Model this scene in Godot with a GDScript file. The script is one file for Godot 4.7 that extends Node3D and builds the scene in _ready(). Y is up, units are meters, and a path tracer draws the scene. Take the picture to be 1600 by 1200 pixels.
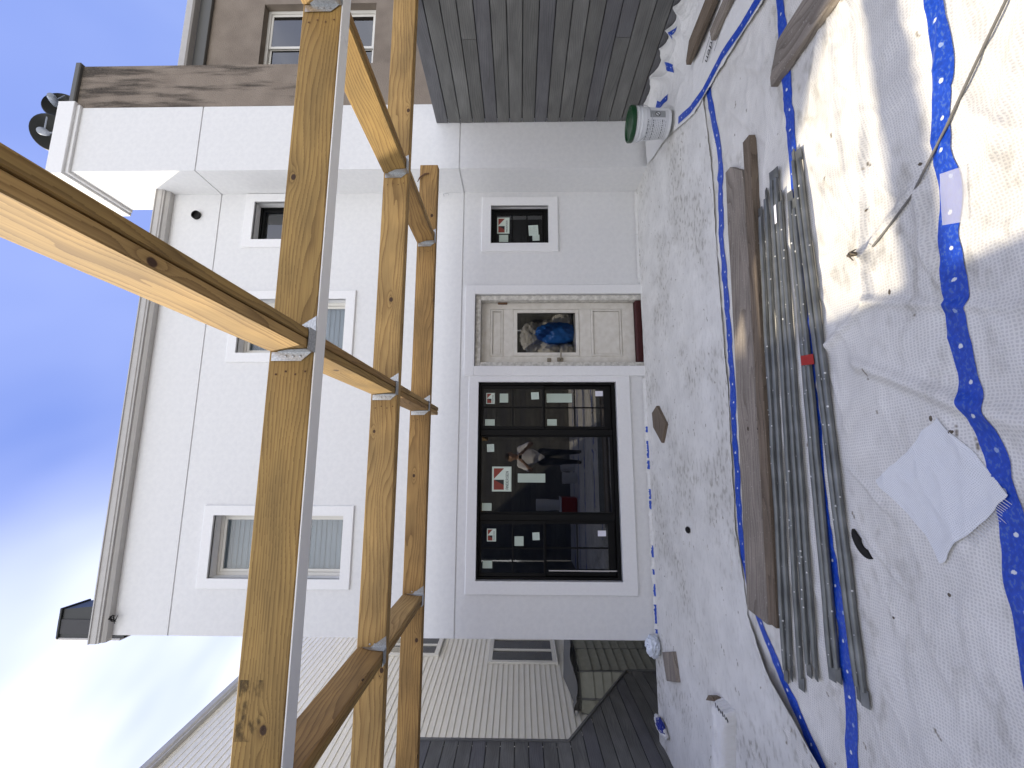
extends Node3D

# ---------------------------------------------------------------- camera of the photograph (held upright, file lies on its side)
const FOCAL := 680.0
const YAW := 0.165806
const PITCH := 0.017453
const EYE := Vector3(0, 1.52, 5.15)
var fwd := Vector3(sin(YAW) * cos(PITCH), sin(PITCH), -cos(YAW) * cos(PITCH))
var rgt := Vector3(cos(YAW), 0, sin(YAW))
var upv := rgt.cross(fwd)

func ray(px: float, py: float) -> Vector3:
	return rgt * ((600.0 - py) / FOCAL) + upv * ((800.0 - px) / FOCAL) + fwd
func on_y(px, py, y) -> Vector3:
	var d := ray(px, py)
	return EYE + d * ((y - EYE.y) / d.y)
func on_z(px, py, z) -> Vector3:
	var d := ray(px, py)
	return EYE + d * ((z - EYE.z) / d.z)

var M := {}
var rng := RandomNumberGenerator.new()
var names := {}

# ---------------------------------------------------------------- mesh building
class MB:
	var v := PackedVector3Array()
	var n := PackedVector3Array()
	var uv := PackedVector2Array()
	var uv2 := PackedVector2Array()
	var col := PackedColorArray()
	var idx := PackedInt32Array()
	# corners run counter-clockwise seen from the front
	func quad(a: Vector3, b: Vector3, c: Vector3, d: Vector3, ua := Vector2.ZERO, ub := Vector2.ZERO, uc := Vector2.ZERO, ud := Vector2.ZERO):
		var k := v.size()
		var m := (c - a).cross(d - b).normalized()
		v.append_array([a, b, c, d])
		n.append_array([m, m, m, m])
		uv.append_array([ua, ub, uc, ud])
		idx.append_array([k, k + 2, k + 1, k, k + 3, k + 2])
	func tri(a: Vector3, b: Vector3, c: Vector3, ua := Vector2.ZERO, ub := Vector2.ZERO, uc := Vector2.ZERO):
		var k := v.size()
		var m := (b - a).cross(c - a).normalized()
		v.append_array([a, b, c])
		n.append_array([m, m, m])
		uv.append_array([ua, ub, uc])
		idx.append_array([k, k + 2, k + 1])
	func face(p: Array, u: Vector3, w: Vector3, off := Vector2.ZERO):
		# a flat convex polygon with texture coordinates in metres along u and w
		for i in range(1, p.size() - 1):
			tri(p[0], p[i], p[i + 1], Vector2(u.dot(p[0]), w.dot(p[0])) + off, Vector2(u.dot(p[i]), w.dot(p[i])) + off, Vector2(u.dot(p[i + 1]), w.dot(p[i + 1])) + off)
	# box with chamfered edges; u runs along axis "lng"
	func cbox(c: Vector3, s: Vector3, bev := 0.0, lng := 0, off := Vector2.ZERO, bs := Basis.IDENTITY):
		var h := s * 0.5
		var b := minf(bev, minf(h.x, minf(h.y, h.z)) * 0.6)
		var ax := [Vector3.RIGHT, Vector3.UP, Vector3.BACK]
		for a in 3:
			var p: int = (a + 1) % 3
			var q: int = (a + 2) % 3
			for sg in [-1.0, 1.0]:
				var o: Vector3 = ax[a] * h[a] * sg
				var e: Vector3 = ax[p] * (h[p] - b) * sg
				var f: Vector3 = ax[q] * (h[q] - b)
				var pts := [o - e - f, o + e - f, o + e + f, o - e + f]
				put(pts, a, lng, c, bs, off)
		if b > 0.0:
			for a in 3:
				var p: int = (a + 1) % 3
				var q: int = (a + 2) % 3
				for sp in [-1.0, 1.0]:
					for sq in [-1.0, 1.0]:
						var l: Vector3 = ax[a] * (h[a] - b)
						var p0: Vector3 = ax[p] * h[p] * sp + ax[q] * (h[q] - b) * sq
						var p1: Vector3 = ax[p] * (h[p] - b) * sp + ax[q] * h[q] * sq
						var pts := [p0 - l, p0 + l, p1 + l, p1 - l]
						if sp * sq > 0.0:
							pts = [p0 - l, p1 - l, p1 + l, p0 + l]
						put(fixed(pts), p, lng, c, bs, off)
			for sx in [-1.0, 1.0]:
				for sy in [-1.0, 1.0]:
					for sz in [-1.0, 1.0]:
						var t := [Vector3(h.x * sx, (h.y - b) * sy, (h.z - b) * sz), Vector3((h.x - b) * sx, h.y * sy, (h.z - b) * sz), Vector3((h.x - b) * sx, (h.y - b) * sy, h.z * sz)]
						put(fixed(t), 0, lng, c, bs, off)
	func fixed(p: Array) -> Array:
		var m: Vector3 = (p[1] - p[0]).cross(p[2] - p[0])
		var mid := Vector3.ZERO
		for q in p:
			mid += q
		if m.dot(mid) < 0.0:
			p.reverse()
		return p
	func put(pts: Array, a: int, lng: int, c: Vector3, bs: Basis, off: Vector2):
		var u := Vector3.ZERO
		var w := Vector3.ZERO
		if a == lng:
			u[(a + 1) % 3] = 1.0
			w[(a + 2) % 3] = 1.0
		else:
			u[lng] = 1.0
			w[3 - a - lng] = 1.0
		var t := []
		for q in pts:
			t.append(Vector2(u.dot(q) + off.x, w.dot(q) + [0.125, 0.25, 0.375][(a + int(off.y * 100.0)) % 3]))
		var r := []
		for q in pts:
			r.append(c + bs * q)
		if r.size() == 4:
			quad(r[0], r[1], r[2], r[3], t[0], t[1], t[2], t[3])
		else:
			tri(r[0], r[1], r[2], t[0], t[1], t[2])
	func tube(path: Array, rad: Array, seg := 10, caps := true, flat_x := 1.0):
		var k0 := v.size()
		var along := 0.0
		var side := Vector3.UP
		for i in path.size():
			var d: Vector3 = (path[mini(i + 1, path.size() - 1)] - path[maxi(i - 1, 0)]).normalized()
			if absf(d.dot(side)) > 0.95:
				side = Vector3.RIGHT if absf(d.x) < 0.8 else Vector3.BACK
			var e := d.cross(side).normalized()
			var f := e.cross(d)
			if i > 0:
				along += path[i].distance_to(path[i - 1])
			for j in seg + 1:
				var a := TAU * j / seg
				var o := e * cos(a) + f * sin(a)
				v.append(path[i] + o * rad[i])
				n.append(o)
				uv.append(Vector2(along, float(j) / seg * 0.12))
		for i in path.size() - 1:
			for j in seg:
				var a := k0 + i * (seg + 1) + j
				idx.append_array([a, a + 1, a + seg + 1, a + 1, a + seg + 2, a + seg + 1])
		if caps:
			for e in [0, path.size() - 1]:
				var c := v.size()
				var d: Vector3 = (path[0] - path[1]).normalized() if e == 0 else (path[e] - path[e - 1]).normalized()
				v.append(path[e])
				n.append(d)
				uv.append(Vector2.ZERO)
				for j in seg + 1:
					v.append(v[k0 + e * (seg + 1) + j])
					n.append(d)
					uv.append(Vector2.ZERO)
				for j in seg:
					if e == 0:
						idx.append_array([c, c + 2 + j, c + 1 + j])
					else:
						idx.append_array([c, c + 1 + j, c + 2 + j])
	func lathe(prof: Array, seg := 32, c := Vector3.ZERO, bs := Basis.IDENTITY):
		# profile of Vector2(radius, height), bottom to top on the outside
		for i in prof.size() - 1:
			var k0 := v.size()
			var d: Vector2 = prof[i + 1] - prof[i]
			var nn := Vector2(d.y, -d.x).normalized()
			for j in seg + 1:
				var a := TAU * j / seg
				var o := Vector3(cos(a), 0, sin(a))
				for e in 2:
					var p: Vector2 = prof[i + e]
					v.append(c + bs * (o * p.x + Vector3(0, p.y, 0)))
					n.append((bs * (o * nn.x + Vector3(0, nn.y, 0))).normalized())
					uv.append(Vector2(float(j) / seg, p.y))
			for j in seg:
				var a := k0 + j * 2
				idx.append_array([a, a + 2, a + 1, a + 1, a + 2, a + 3])
	func grid(w: int, h: int, pts: PackedVector3Array, t1: PackedVector2Array, t2: PackedVector2Array):
		# smooth sheet of w x h points, seen from above
		var k0 := v.size()
		for j in h:
			for i in w:
				var l: Vector3 = pts[j * w + maxi(i - 1, 0)]
				var r: Vector3 = pts[j * w + mini(i + 1, w - 1)]
				var b: Vector3 = pts[maxi(j - 1, 0) * w + i]
				var f: Vector3 = pts[mini(j + 1, h - 1) * w + i]
				n.append((f - b).cross(r - l).normalized())
		v.append_array(pts)
		uv.append_array(t1)
		uv2.append_array(t2)
		for j in h - 1:
			for i in w - 1:
				var a := k0 + j * w + i
				idx.append_array([a, a + 1, a + w, a + 1, a + w + 1, a + w])
	func mesh() -> ArrayMesh:
		var arr := []
		arr.resize(Mesh.ARRAY_MAX)
		arr[Mesh.ARRAY_VERTEX] = v
		arr[Mesh.ARRAY_NORMAL] = n
		arr[Mesh.ARRAY_TEX_UV] = uv
		if uv2.size() == v.size():
			arr[Mesh.ARRAY_TEX_UV2] = uv2
		if col.size() == v.size():
			arr[Mesh.ARRAY_COLOR] = col
		arr[Mesh.ARRAY_INDEX] = idx
		var m := ArrayMesh.new()
		m.add_surface_from_arrays(Mesh.PRIMITIVE_TRIANGLES, arr)
		return m

func numbered(called: String) -> String:
	names[called] = names.get(called, 0) + 1
	return called if names[called] == 1 else "%s_%03d" % [called, names[called] - 1]

func thing(called: String, label: String, category: String, at := Vector3.ZERO, group := "", turn := 0.0) -> Node3D:
	var o := Node3D.new()
	o.name = numbered(called)
	add_child(o)
	o.position = at
	o.rotation.y = turn
	tag(o, label, category, group)
	return o

func tag(o: Node, label: String, category: String, group := ""):
	o.set_meta("label", label)
	o.set_meta("category", category)
	if group:
		o.set_meta("group", group)

func part(parent: Node, called: String, mesh: Mesh, mat: Material, at := Vector3.ZERO, bs := Basis.IDENTITY) -> MeshInstance3D:
	var o := MeshInstance3D.new()
	o.mesh = mesh
	o.material_override = mat
	o.name = numbered(called) if parent == self else called
	parent.add_child(o, true)
	o.transform = Transform3D(bs, at)
	return o

func struct(called: String, mesh: Mesh, mat: Material, at := Vector3.ZERO) -> MeshInstance3D:
	var o := part(self, called, mesh, mat, at)
	o.set_meta("kind", "structure")
	return o

func one_box(c: Vector3, s: Vector3, bev := 0.0, lng := 0, off := Vector2.ZERO) -> ArrayMesh:
	var b := MB.new()
	b.cbox(c, s, bev, lng, off)
	return b.mesh()

# ---------------------------------------------------------------- textures
func noise(seed_: int, freq: float, oct := 3, kind := FastNoiseLite.TYPE_SIMPLEX_SMOOTH) -> FastNoiseLite:
	var f := FastNoiseLite.new()
	f.seed = seed_
	f.frequency = freq
	f.noise_type = kind
	f.fractal_type = FastNoiseLite.FRACTAL_FBM
	f.fractal_octaves = oct
	return f

func tex_from(w: int, h: int, data: PackedByteArray, fmt := Image.FORMAT_RGB8) -> ImageTexture:
	return ImageTexture.create_from_image(Image.create_from_data(w, h, false, fmt, data))

func wood_texture(seed_: int, early: Color, late: Color, knot: Color, rings: float, knots: Array, specks := 0.0) -> ImageTexture:
	# 4 m along the board (seamless) by 0.5 m across
	var w := 2048
	var h := 256
	var data := PackedByteArray()
	data.resize(w * h * 3)
	var a := noise(seed_, 1.0, 2)
	var fi := noise(seed_ + 1, 1.0, 2)
	var sp := noise(seed_ + 2, 1.0, 3)
	var r2 := RandomNumberGenerator.new()
	r2.seed = seed_
	var k := 0
	for y in h:
		var v := y * 0.5 / h
		for x in w:
			var u := x * 4.0 / w
			var cu := cos(u * PI * 0.5)
			var su := sin(u * PI * 0.5)
			var r := v * rings + 3.4 * a.get_noise_3d(cu * 0.42, su * 0.42, v * 4.0) + 0.30 * a.get_noise_3d(cu * 2.4 + 9.0, su * 2.4, v * 14.0)
			var kn := 0.0
			for q in knots:
				var dx: float = (u - q.x) / (q.z * 3.0)
				var dy: float = (v - q.y) / q.z
				var dd := dx * dx + dy * dy
				if dd < 14.0:
					r += 2.2 * exp(-dd * 0.45)
					kn = maxf(kn, 1.0 - smoothstep(0.5, 1.1, dx * dx * 5.0 + dy * dy))
			var t := fposmod(r, 1.0)
			t = t * t * t
			var fb := fi.get_noise_3d(cu * 3.0, su * 3.0, v * 240.0) * 0.7
			var c := early.lerp(late, clampf(t * 0.7 + fb * 0.42 + 0.14, 0.0, 1.0)).lerp(knot, kn * 0.85)
			c = c * (1.0 + 0.16 * sp.get_noise_3d(cu * 1.3, su * 1.3, v * 6.0))
			if specks > 0.0 and sp.get_noise_2d(u * 60.0 + 40.0, v * 90.0) > 0.72 - specks:
				c = c.lerp(Color(0.78, 0.77, 0.74), 0.85)
			data[k] = clampi(int(c.r * 255.0), 0, 255)
			data[k + 1] = clampi(int(c.g * 255.0), 0, 255)
			data[k + 2] = clampi(int(c.b * 255.0), 0, 255)
			k += 3
	return tex_from(w, h, data)

func seamless(seed_: int, freq: float, oct: int, size := 512) -> Image:
	return noise(seed_, freq, oct).get_seamless_image(size, size)

func bump_tex(im: Image, strength: float) -> ImageTexture:
	var c: Image = im.duplicate()
	c.convert(Image.FORMAT_RGBA8)
	c.bump_map_to_normal_map(strength)
	return ImageTexture.create_from_image(c)

func mottle(im: Image, lo: Color, hi: Color) -> ImageTexture:
	var w := im.get_width()
	var h := im.get_height()
	im.convert(Image.FORMAT_L8)
	var src := im.get_data()
	var data := PackedByteArray()
	data.resize(w * h * 3)
	for i in w * h:
		var c := lo.lerp(hi, src[i] / 255.0)
		data[i * 3] = int(c.r * 255.0)
		data[i * 3 + 1] = int(c.g * 255.0)
		data[i * 3 + 2] = int(c.b * 255.0)
	return tex_from(w, h, data)

func mat(c: Color, rough := 0.8, metal := 0.0) -> StandardMaterial3D:
	var m := StandardMaterial3D.new()
	m.albedo_color = c
	m.roughness = rough
	m.metallic = metal
	return m

func triplanar(m: StandardMaterial3D, s: float) -> StandardMaterial3D:
	m.uv1_triplanar = true
	m.uv1_world_triplanar = true
	m.uv1_scale = Vector3.ONE * s
	return m

func dirt_texture(seed_: int, amount: float, streak: Vector2, strokes: int) -> ImageTexture:
	# grime, mud smears and plaster crumbs on white sheeting; 8 m x 8 m
	var w := 1024
	var a := noise(seed_, 1.0, 4)
	var b := noise(seed_ + 5, 1.0, 3)
	var data := PackedByteArray()
	data.resize(w * w * 3)
	var k := 0
	for y in w:
		var v := y * 8.0 / w
		for x in w:
			var u := x * 8.0 / w
			var big := smoothstep(-0.15, 0.55, a.get_noise_2d(u * 0.9, v * 1.1))
			var fine := smoothstep(0.05, 0.5, b.get_noise_2d(u * streak.x, v * streak.y))
			var gr := 0.5 + 0.5 * b.get_noise_2d(u * 22.0 + 3.0, v * 30.0)
			var t := amount * big * (0.3 + 0.7 * fine) * (0.4 + gr) + amount * 0.30 * fine * gr
			var g := 1.0 + 0.05 * b.get_noise_2d(u * 3.0 + 7.0, v * 3.0)
			data[k] = clampi(int((1.0 - t * 0.40) * g * 246.0), 0, 255)
			data[k + 1] = clampi(int((1.0 - t * 0.415) * g * 246.0), 0, 255)
			data[k + 2] = clampi(int((1.0 - t * 0.45) * g * 246.0), 0, 255)
			k += 3
	var im := Image.create_from_data(w, w, false, Image.FORMAT_RGB8, data)
	var r2 := RandomNumberGenerator.new()
	r2.seed = seed_
	for i in strokes:
		var p := Vector2(r2.randf_range(4, w - 8), r2.randf_range(4, w - 8))
		var d := Vector2.from_angle(r2.randf_range(-0.5, 0.5) + (PI / 2 if streak.x > streak.y else 0.0))
		var c := Color(0.46, 0.43, 0.38).lerp(Color(0.7, 0.67, 0.62), r2.randf())
		for q in r2.randi_range(1, 5):
			im.set_pixel(clampi(int(p.x), 0, w - 1), clampi(int(p.y), 0, w - 1), c)
			p += d + Vector2(r2.randf_range(-0.6, 0.6), r2.randf_range(-0.6, 0.6))
	return ImageTexture.create_from_image(im)

func weave_texture(fill: Color, gap: Color, n: int, size: int) -> Array:
	# scrim of crossing yarns: colour and relief
	var im := Image.create(size, size, false, Image.FORMAT_RGB8)
	var hm := Image.create(size, size, false, Image.FORMAT_RGBA8)
	var ns := noise(77, 0.08, 2)
	for y in size:
		for x in size:
			var fx := absf(fposmod(float(x) * n / size + 0.25 * ns.get_noise_2d(x * 0.3, y * 0.3), 1.0) - 0.5) * 2.0
			var fy := absf(fposmod(float(y) * n / size + 0.25 * ns.get_noise_2d(y * 0.3 + 90, x * 0.3), 1.0) - 0.5) * 2.0
			var t := maxf(smoothstep(0.42, 0.7, fx), smoothstep(0.42, 0.7, fy))
			t = clampf(t + 0.15 * ns.get_noise_2d(x * 2.0, y * 2.0), 0.0, 1.0)
			im.set_pixel(x, y, gap.lerp(fill, t))
			hm.set_pixel(x, y, Color(t, t, t))
	hm.bump_map_to_normal_map(2.5)
	return [ImageTexture.create_from_image(im), ImageTexture.create_from_image(hm)]

const GLYPH := {"A": [14, 17, 17, 31, 17, 17, 17], "N": [17, 25, 25, 21, 19, 19, 17], "D": [30, 17, 17, 17, 17, 17, 30], "E": [31, 16, 16, 30, 16, 16, 31], "R": [30, 17, 17, 30, 20, 18, 17], "S": [15, 16, 16, 14, 1, 1, 30]}

func write_word(im: Image, word: String, x0: int, y0: int, sc: int, c: Color):
	for i in word.length():
		var g: Array = GLYPH[word[i]]
		for r in 7:
			for q in 5:
				if (int(g[r]) >> (4 - q)) & 1:
					im.fill_rect(Rect2i(x0 + i * 6 * sc + q * sc, y0 + r * sc, sc, sc), c)

func logo_texture() -> ImageTexture:
	var im := Image.create(260, 200, false, Image.FORMAT_RGB8)
	im.fill(Color(0.74, 0.79, 0.74))
	im.fill_rect(Rect2i(10, 10, 240, 180), Color(0.80, 0.85, 0.80))
	for y in range(18, 122):
		for x in range(18, 242):
			if x < 122:
				var red := (x - 18) < 104 - (y - 18) * 0.55
				im.set_pixel(x, y, Color(0.50, 0.20, 0.15) if red else Color(0.12, 0.11, 0.11))
			elif x > 130 and (x - 130) > (y - 18) * 1.05:
				im.set_pixel(x, y, Color(0.52, 0.21, 0.16))
	write_word(im, "ANDERSEN", 22, 142, 4, Color(0.10, 0.12, 0.11))
	return ImageTexture.create_from_image(im)

func print_texture(seed_: int, rows: int) -> ImageTexture:
	# a paper label with rows of small illegible print
	var im := Image.create(96, 96, false, Image.FORMAT_RGB8)
	im.fill(Color(0.78, 0.83, 0.79))
	var r2 := RandomNumberGenerator.new()
	r2.seed = seed_
	for i in rows:
		var y := 10 + i * 76 / rows
		var x := 10
		while x < 84:
			var l := r2.randi_range(4, 14)
			im.fill_rect(Rect2i(x, y, mini(l, 86 - x), 3), Color(0.55, 0.60, 0.57))
			x += l + 4
	return ImageTexture.create_from_image(im)

# ---------------------------------------------------------------- light and air
func make_sky() -> Sky:
	# blue clearing overhead to the right, thin bright cloud elsewhere; linear radiance
	var w := 1024
	var h := 512
	var im := Image.create(w, h, false, Image.FORMAT_RGBF)
	var a := noise(11, 1.0, 5)
	var b := noise(23, 1.0, 4)
	var clear := Vector3(0.656, 0.543, -0.524).normalized()
	for y in h:
		var el := PI * 0.5 - PI * (y + 0.5) / h
		for x in w:
			var az := TAU * (x + 0.5) / w
			var d := Vector3(sin(az) * cos(el), sin(el), -cos(az) * cos(el))
			var c := Color(SKY_GROUND.x, SKY_GROUND.y, SKY_GROUND.z)
			if el > -0.03:
				var up := maxf(d.y, 0.0)
				var blue := Color(0.078, 0.130, 0.365).lerp(Color(0.17, 0.235, 0.38), pow(1.0 - up, 2.5))
				var q := d / (0.25 + up)
				var away := clampf((rad_to_deg(d.angle_to(clear)) - 30.0) / 104.0, 0.0, 1.0)
				var big := a.get_noise_3d(q.x * 0.8, q.y * 0.8, q.z * 0.8)
				var wisp := b.get_noise_3d(q.x * 2.0 + q.z * 0.8, 3.0, q.z * 1.0)
				var cov := clampf(0.05 + 0.95 * smoothstep(0.0, 1.0, away) + (0.26 * wisp + 0.22 * big) * minf(1.0, away * 2.5 + 0.12), 0.0, 1.0)
				c = blue.lerp(Color(1.06, 1.055, 1.05) * (1.0 + 0.25 * wisp), cov)
			im.set_pixel(x, y, c)
	var m := PanoramaSkyMaterial.new()
	m.panorama = ImageTexture.create_from_image(im)
	m.energy_multiplier = 1.0
	var s := Sky.new()
	s.sky_material = m
	return s

const SKY_GROUND := Vector3(0.30, 0.30, 0.29)
const SUN_TRAVEL := Vector3(1.22, -1.66, 1.0)

func make_light():
	var cam := Camera3D.new()
	cam.name = "camera"
	add_child(cam)
	cam.transform = Transform3D(Basis(-upv, rgt, -fwd), EYE)
	cam.fov = rad_to_deg(2.0 * atan(600.0 / FOCAL))
	cam.near = 0.02
	cam.far = 400.0
	cam.current = true
	var we := WorldEnvironment.new()
	we.name = "world_environment"
	var e := Environment.new()
	e.background_mode = Environment.BG_SKY
	e.sky = make_sky()
	e.background_energy_multiplier = 1.0
	e.tonemap_mode = Environment.TONE_MAPPER_LINEAR
	e.tonemap_exposure = 2.4
	e.sdfgi_enabled = true
	e.ssao_enabled = true
	e.ssil_enabled = true
	we.environment = e
	add_child(we)
	var sun := DirectionalLight3D.new()
	sun.name = "sun"
	sun.light_color = Color(1.0, 0.945, 0.84)
	sun.light_energy = 0.75
	sun.light_angular_distance = 0.9
	sun.shadow_enabled = true
	add_child(sun)
	sun.look_at_from_position(Vector3.ZERO, SUN_TRAVEL, Vector3.UP)

# ---------------------------------------------------------------- materials
func make_materials():
	var st := seamless(3, 0.045, 3)
	var fine := seamless(5, 0.22, 3)
	M.stucco = triplanar(mat(Color(1, 1, 1), 0.92), 2.2)
	M.stucco.albedo_texture = mottle(seamless(8, 0.012, 4), Color(0.875, 0.876, 0.876), Color(0.905, 0.905, 0.902))
	M.stucco.normal_enabled = true
	M.stucco.normal_texture = bump_tex(fine, 3.0)
	M.stucco.normal_scale = 0.55
	M.trim = triplanar(mat(Color(1, 1, 1), 0.85), 2.2)
	M.trim.albedo_texture = mottle(seamless(9, 0.02, 3), Color(0.91, 0.91, 0.91), Color(0.928, 0.928, 0.926))
	M.trim.normal_enabled = true
	M.trim.normal_texture = M.stucco.normal_texture
	M.trim.normal_scale = 0.4
	M.black = mat(Color(0.012, 0.013, 0.016), 0.5)
	M.black.metallic_specular = 0.35
	M.gutter = triplanar(mat(Color(1, 1, 1), 0.5), 0.8)
	M.gutter.albedo_texture = mottle(seamless(14, 0.02, 4), Color(0.70, 0.69, 0.675), Color(0.735, 0.725, 0.71))
	M.vinyl = mat(Color(0.87, 0.86, 0.83), 0.5)
	M.blind = mat(Color(0.44, 0.49, 0.53), 0.7)
	M.blind.backlight_enabled = true
	M.blind.backlight = Color(0.3, 0.33, 0.35)
	M.room = mat(Color(0.52, 0.52, 0.52), 0.95)
	var g := mat(Color(0.03, 0.045, 0.06, 0.72), 0.0)
	g.transparency = BaseMaterial3D.TRANSPARENCY_ALPHA
	g.metallic_specular = 0.75
	g.clearcoat_enabled = true
	g.clearcoat = 1.0
	g.clearcoat_roughness = 0.0
	M.glass = g
	var cg := mat(Color(0.55, 0.62, 0.66, 0.12), 0.0)
	cg.transparency = BaseMaterial3D.TRANSPARENCY_ALPHA
	M.clear_glass = cg
	M.door = triplanar(mat(Color(1, 1, 1), 0.62), 0.9)
	M.door.albedo_texture = mottle(seamless(21, 0.02, 4), Color(0.80, 0.78, 0.735), Color(0.87, 0.855, 0.82))
	M.oldpaint = triplanar(mat(Color(1, 1, 1), 0.8), 1.6)
	M.oldpaint.albedo_texture = mottle(seamless(22, 0.018, 5), Color(0.66, 0.645, 0.61), Color(0.93, 0.92, 0.89))
	M.brass = mat(Color(0.56, 0.53, 0.47), 0.4, 0.7)
	M.rust = triplanar(mat(Color(1, 1, 1), 0.85), 2.0)
	M.rust.albedo_texture = mottle(seamless(24, 0.05, 3), Color(0.28, 0.19, 0.13), Color(0.55, 0.42, 0.30))
	M.redsill = triplanar(mat(Color(1, 1, 1), 0.7), 3.0)
	M.redsill.albedo_texture = mottle(seamless(26, 0.06, 4), Color(0.10, 0.05, 0.05), Color(0.40, 0.10, 0.10))
	M.dark_grey = mat(Color(0.30, 0.30, 0.305), 0.9)  # plain dark grey for backing sheets, louvre and phone screen
	# beige render with soot streaks
	M.beige = triplanar(mat(Color(1, 1, 1), 0.95), 0.45)
	M.beige.albedo_texture = mottle(seamless(31, 0.010, 5), Color(0.50, 0.455, 0.41), Color(0.57, 0.525, 0.475))
	M.beige.normal_enabled = true
	M.beige.normal_texture = bump_tex(fine, 3.0)
	M.beige.normal_scale = 0.5
	M.stain = soot_material()
	M.siding = triplanar(mat(Color(1, 1, 1), 0.6), 0.35)
	M.siding.albedo_texture = mottle(seamless(36, 0.02, 4), Color(0.895, 0.88, 0.835), Color(0.93, 0.92, 0.885))
	M.grey_siding = triplanar(mat(Color(1, 1, 1), 0.7), 0.8)
	M.grey_siding.albedo_texture = mottle(seamless(38, 0.02, 4), Color(0.52, 0.52, 0.475), Color(0.58, 0.58, 0.53))
	M.grey_trim = mat(Color(0.38, 0.38, 0.37), 0.6)
	M.shingle = mat(Color(0.2, 0.2, 0.21), 0.95)
	# grey composite boards, three shades of grain
	var cw := wood_texture(41, Color(0.44, 0.44, 0.435), Color(0.33, 0.33, 0.33), Color(0.3, 0.3, 0.3), 60.0, [])
	M.comp = []
	for t in [0.94, 1.0, 1.05, 0.97]:
		var m := mat(Color(t, t, t * (1.03 if t < 0.95 else 0.985)), 0.62)
		m.albedo_texture = cw
		m.uv1_scale = Vector3(0.25, 2.0, 1)
		M.comp.append(m)
	# treated pine, three boards' worth of grain
	M.pine = []
	var kn := [[Vector3(0.33, 0.07, 0.016), Vector3(1.22, 0.19, 0.012), Vector3(1.75, 0.36, 0.015), Vector3(0.8, 0.43, 0.010), Vector3(2.6, 0.12, 0.012), Vector3(3.3, 0.3, 0.014)], [Vector3(0.6, 0.12, 0.012), Vector3(1.5, 0.05, 0.016), Vector3(1.1, 0.31, 0.012), Vector3(0.2, 0.4, 0.014), Vector3(2.9, 0.23, 0.014), Vector3(3.6, 0.10, 0.010)], [Vector3(0.95, 0.09, 0.011), Vector3(0.3, 0.2, 0.015), Vector3(1.7, 0.28, 0.013), Vector3(2.4, 0.36, 0.012), Vector3(3.4, 0.14, 0.015)]]
	for i in 3:
		var m := mat([Color(1, 1, 1), Color(0.92, 0.92, 0.86), Color(0.92, 0.89, 0.85)][i], 0.75)
		m.albedo_texture = wood_texture(51 + i * 7, Color(0.70, 0.575, 0.36), Color(0.48, 0.365, 0.205), Color(0.22, 0.13, 0.08), [44.0, 58.0, 36.0][i], kn[i])
		m.uv1_scale = Vector3(0.25, 2.0, 1)
		M.pine.append(m)
	M.plank = []
	for i in 2:
		var m := mat([Color(1, 1, 1), Color(0.82, 0.78, 0.73)][i], 0.9)
		m.albedo_texture = wood_texture(71 + i * 9, Color(0.56, 0.525, 0.485), Color(0.40, 0.365, 0.33), Color(0.2, 0.16, 0.12), 30.0, [Vector3(0.7, 0.1, 0.012), Vector3(1.4, 0.33, 0.014)], 0.13)
		m.uv1_scale = Vector3(0.25, 2.0, 1)
		M.plank.append(m)
	M.galv = triplanar(mat(Color(1, 1, 1), 0.42, 0.85), 3.0)
	M.galv.albedo_texture = mottle(seamless(61, 0.05, 3), Color(0.62, 0.63, 0.64), Color(0.80, 0.81, 0.82))
	M.strip = mat(Color(0.92, 0.92, 0.91), 0.5)
	M.tube = triplanar(mat(Color(1, 1, 1), 0.42, 0.5), 1.3)
	M.tube.albedo_texture = mottle(seamless(63, 0.010, 4), Color(0.34, 0.35, 0.35), Color(0.50, 0.51, 0.505))
	M.plaster = mat(Color(0.86, 0.86, 0.84), 0.9)
	# sheeting
	var wv := weave_texture(Color(0.905, 0.895, 0.87), Color(0.815, 0.805, 0.785), 16, 256)
	M.scrim = mat(Color(1, 1, 1), 0.72)
	M.scrim.albedo_texture = wv[0]
	M.scrim.normal_enabled = true
	M.scrim.normal_texture = wv[1]
	M.scrim.normal_scale = 0.3
	M.scrim.uv1_scale = Vector3(1.0 / 0.19, 1.0 / 0.19, 1)
	M.scrim.detail_enabled = true
	M.scrim.detail_albedo = dirt_texture(81, 0.36, Vector2(5, 12), 350)
	M.scrim.detail_blend_mode = BaseMaterial3D.BLEND_MODE_MUL
	M.scrim.detail_uv_layer = BaseMaterial3D.DETAIL_UV_2
	M.sheet = mat(Color(0.895, 0.89, 0.87), 0.6)
	M.sheet.normal_enabled = true
	M.sheet.normal_texture = bump_tex(seamless(83, 0.06, 4), 4.0)
	M.sheet.normal_scale = 0.5
	M.sheet.uv1_scale = Vector3(1.4, 2.8, 1)
	M.sheet.detail_enabled = true
	M.sheet.detail_albedo = dirt_texture(85, 0.55, Vector2(9, 20), 1100)
	M.sheet.detail_blend_mode = BaseMaterial3D.BLEND_MODE_MUL
	M.sheet.detail_uv_layer = BaseMaterial3D.DETAIL_UV_2
	M.cloth = mat(Color(0.875, 0.872, 0.862), 0.65)
	M.cloth.normal_enabled = true
	M.cloth.normal_texture = M.sheet.normal_texture
	M.cloth.normal_scale = 0.7
	M.cloth.uv1_scale = Vector3(2.0, 2.0, 1)
	var nv := weave_texture(Color(0.905, 0.91, 0.91), Color(0.80, 0.805, 0.81), 16, 256)
	M.net = mat(Color(1, 1, 1), 0.75)
	M.net.albedo_texture = nv[0]
	M.net.normal_enabled = true
	M.net.normal_texture = nv[1]
	M.net.normal_scale = 0.3
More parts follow.
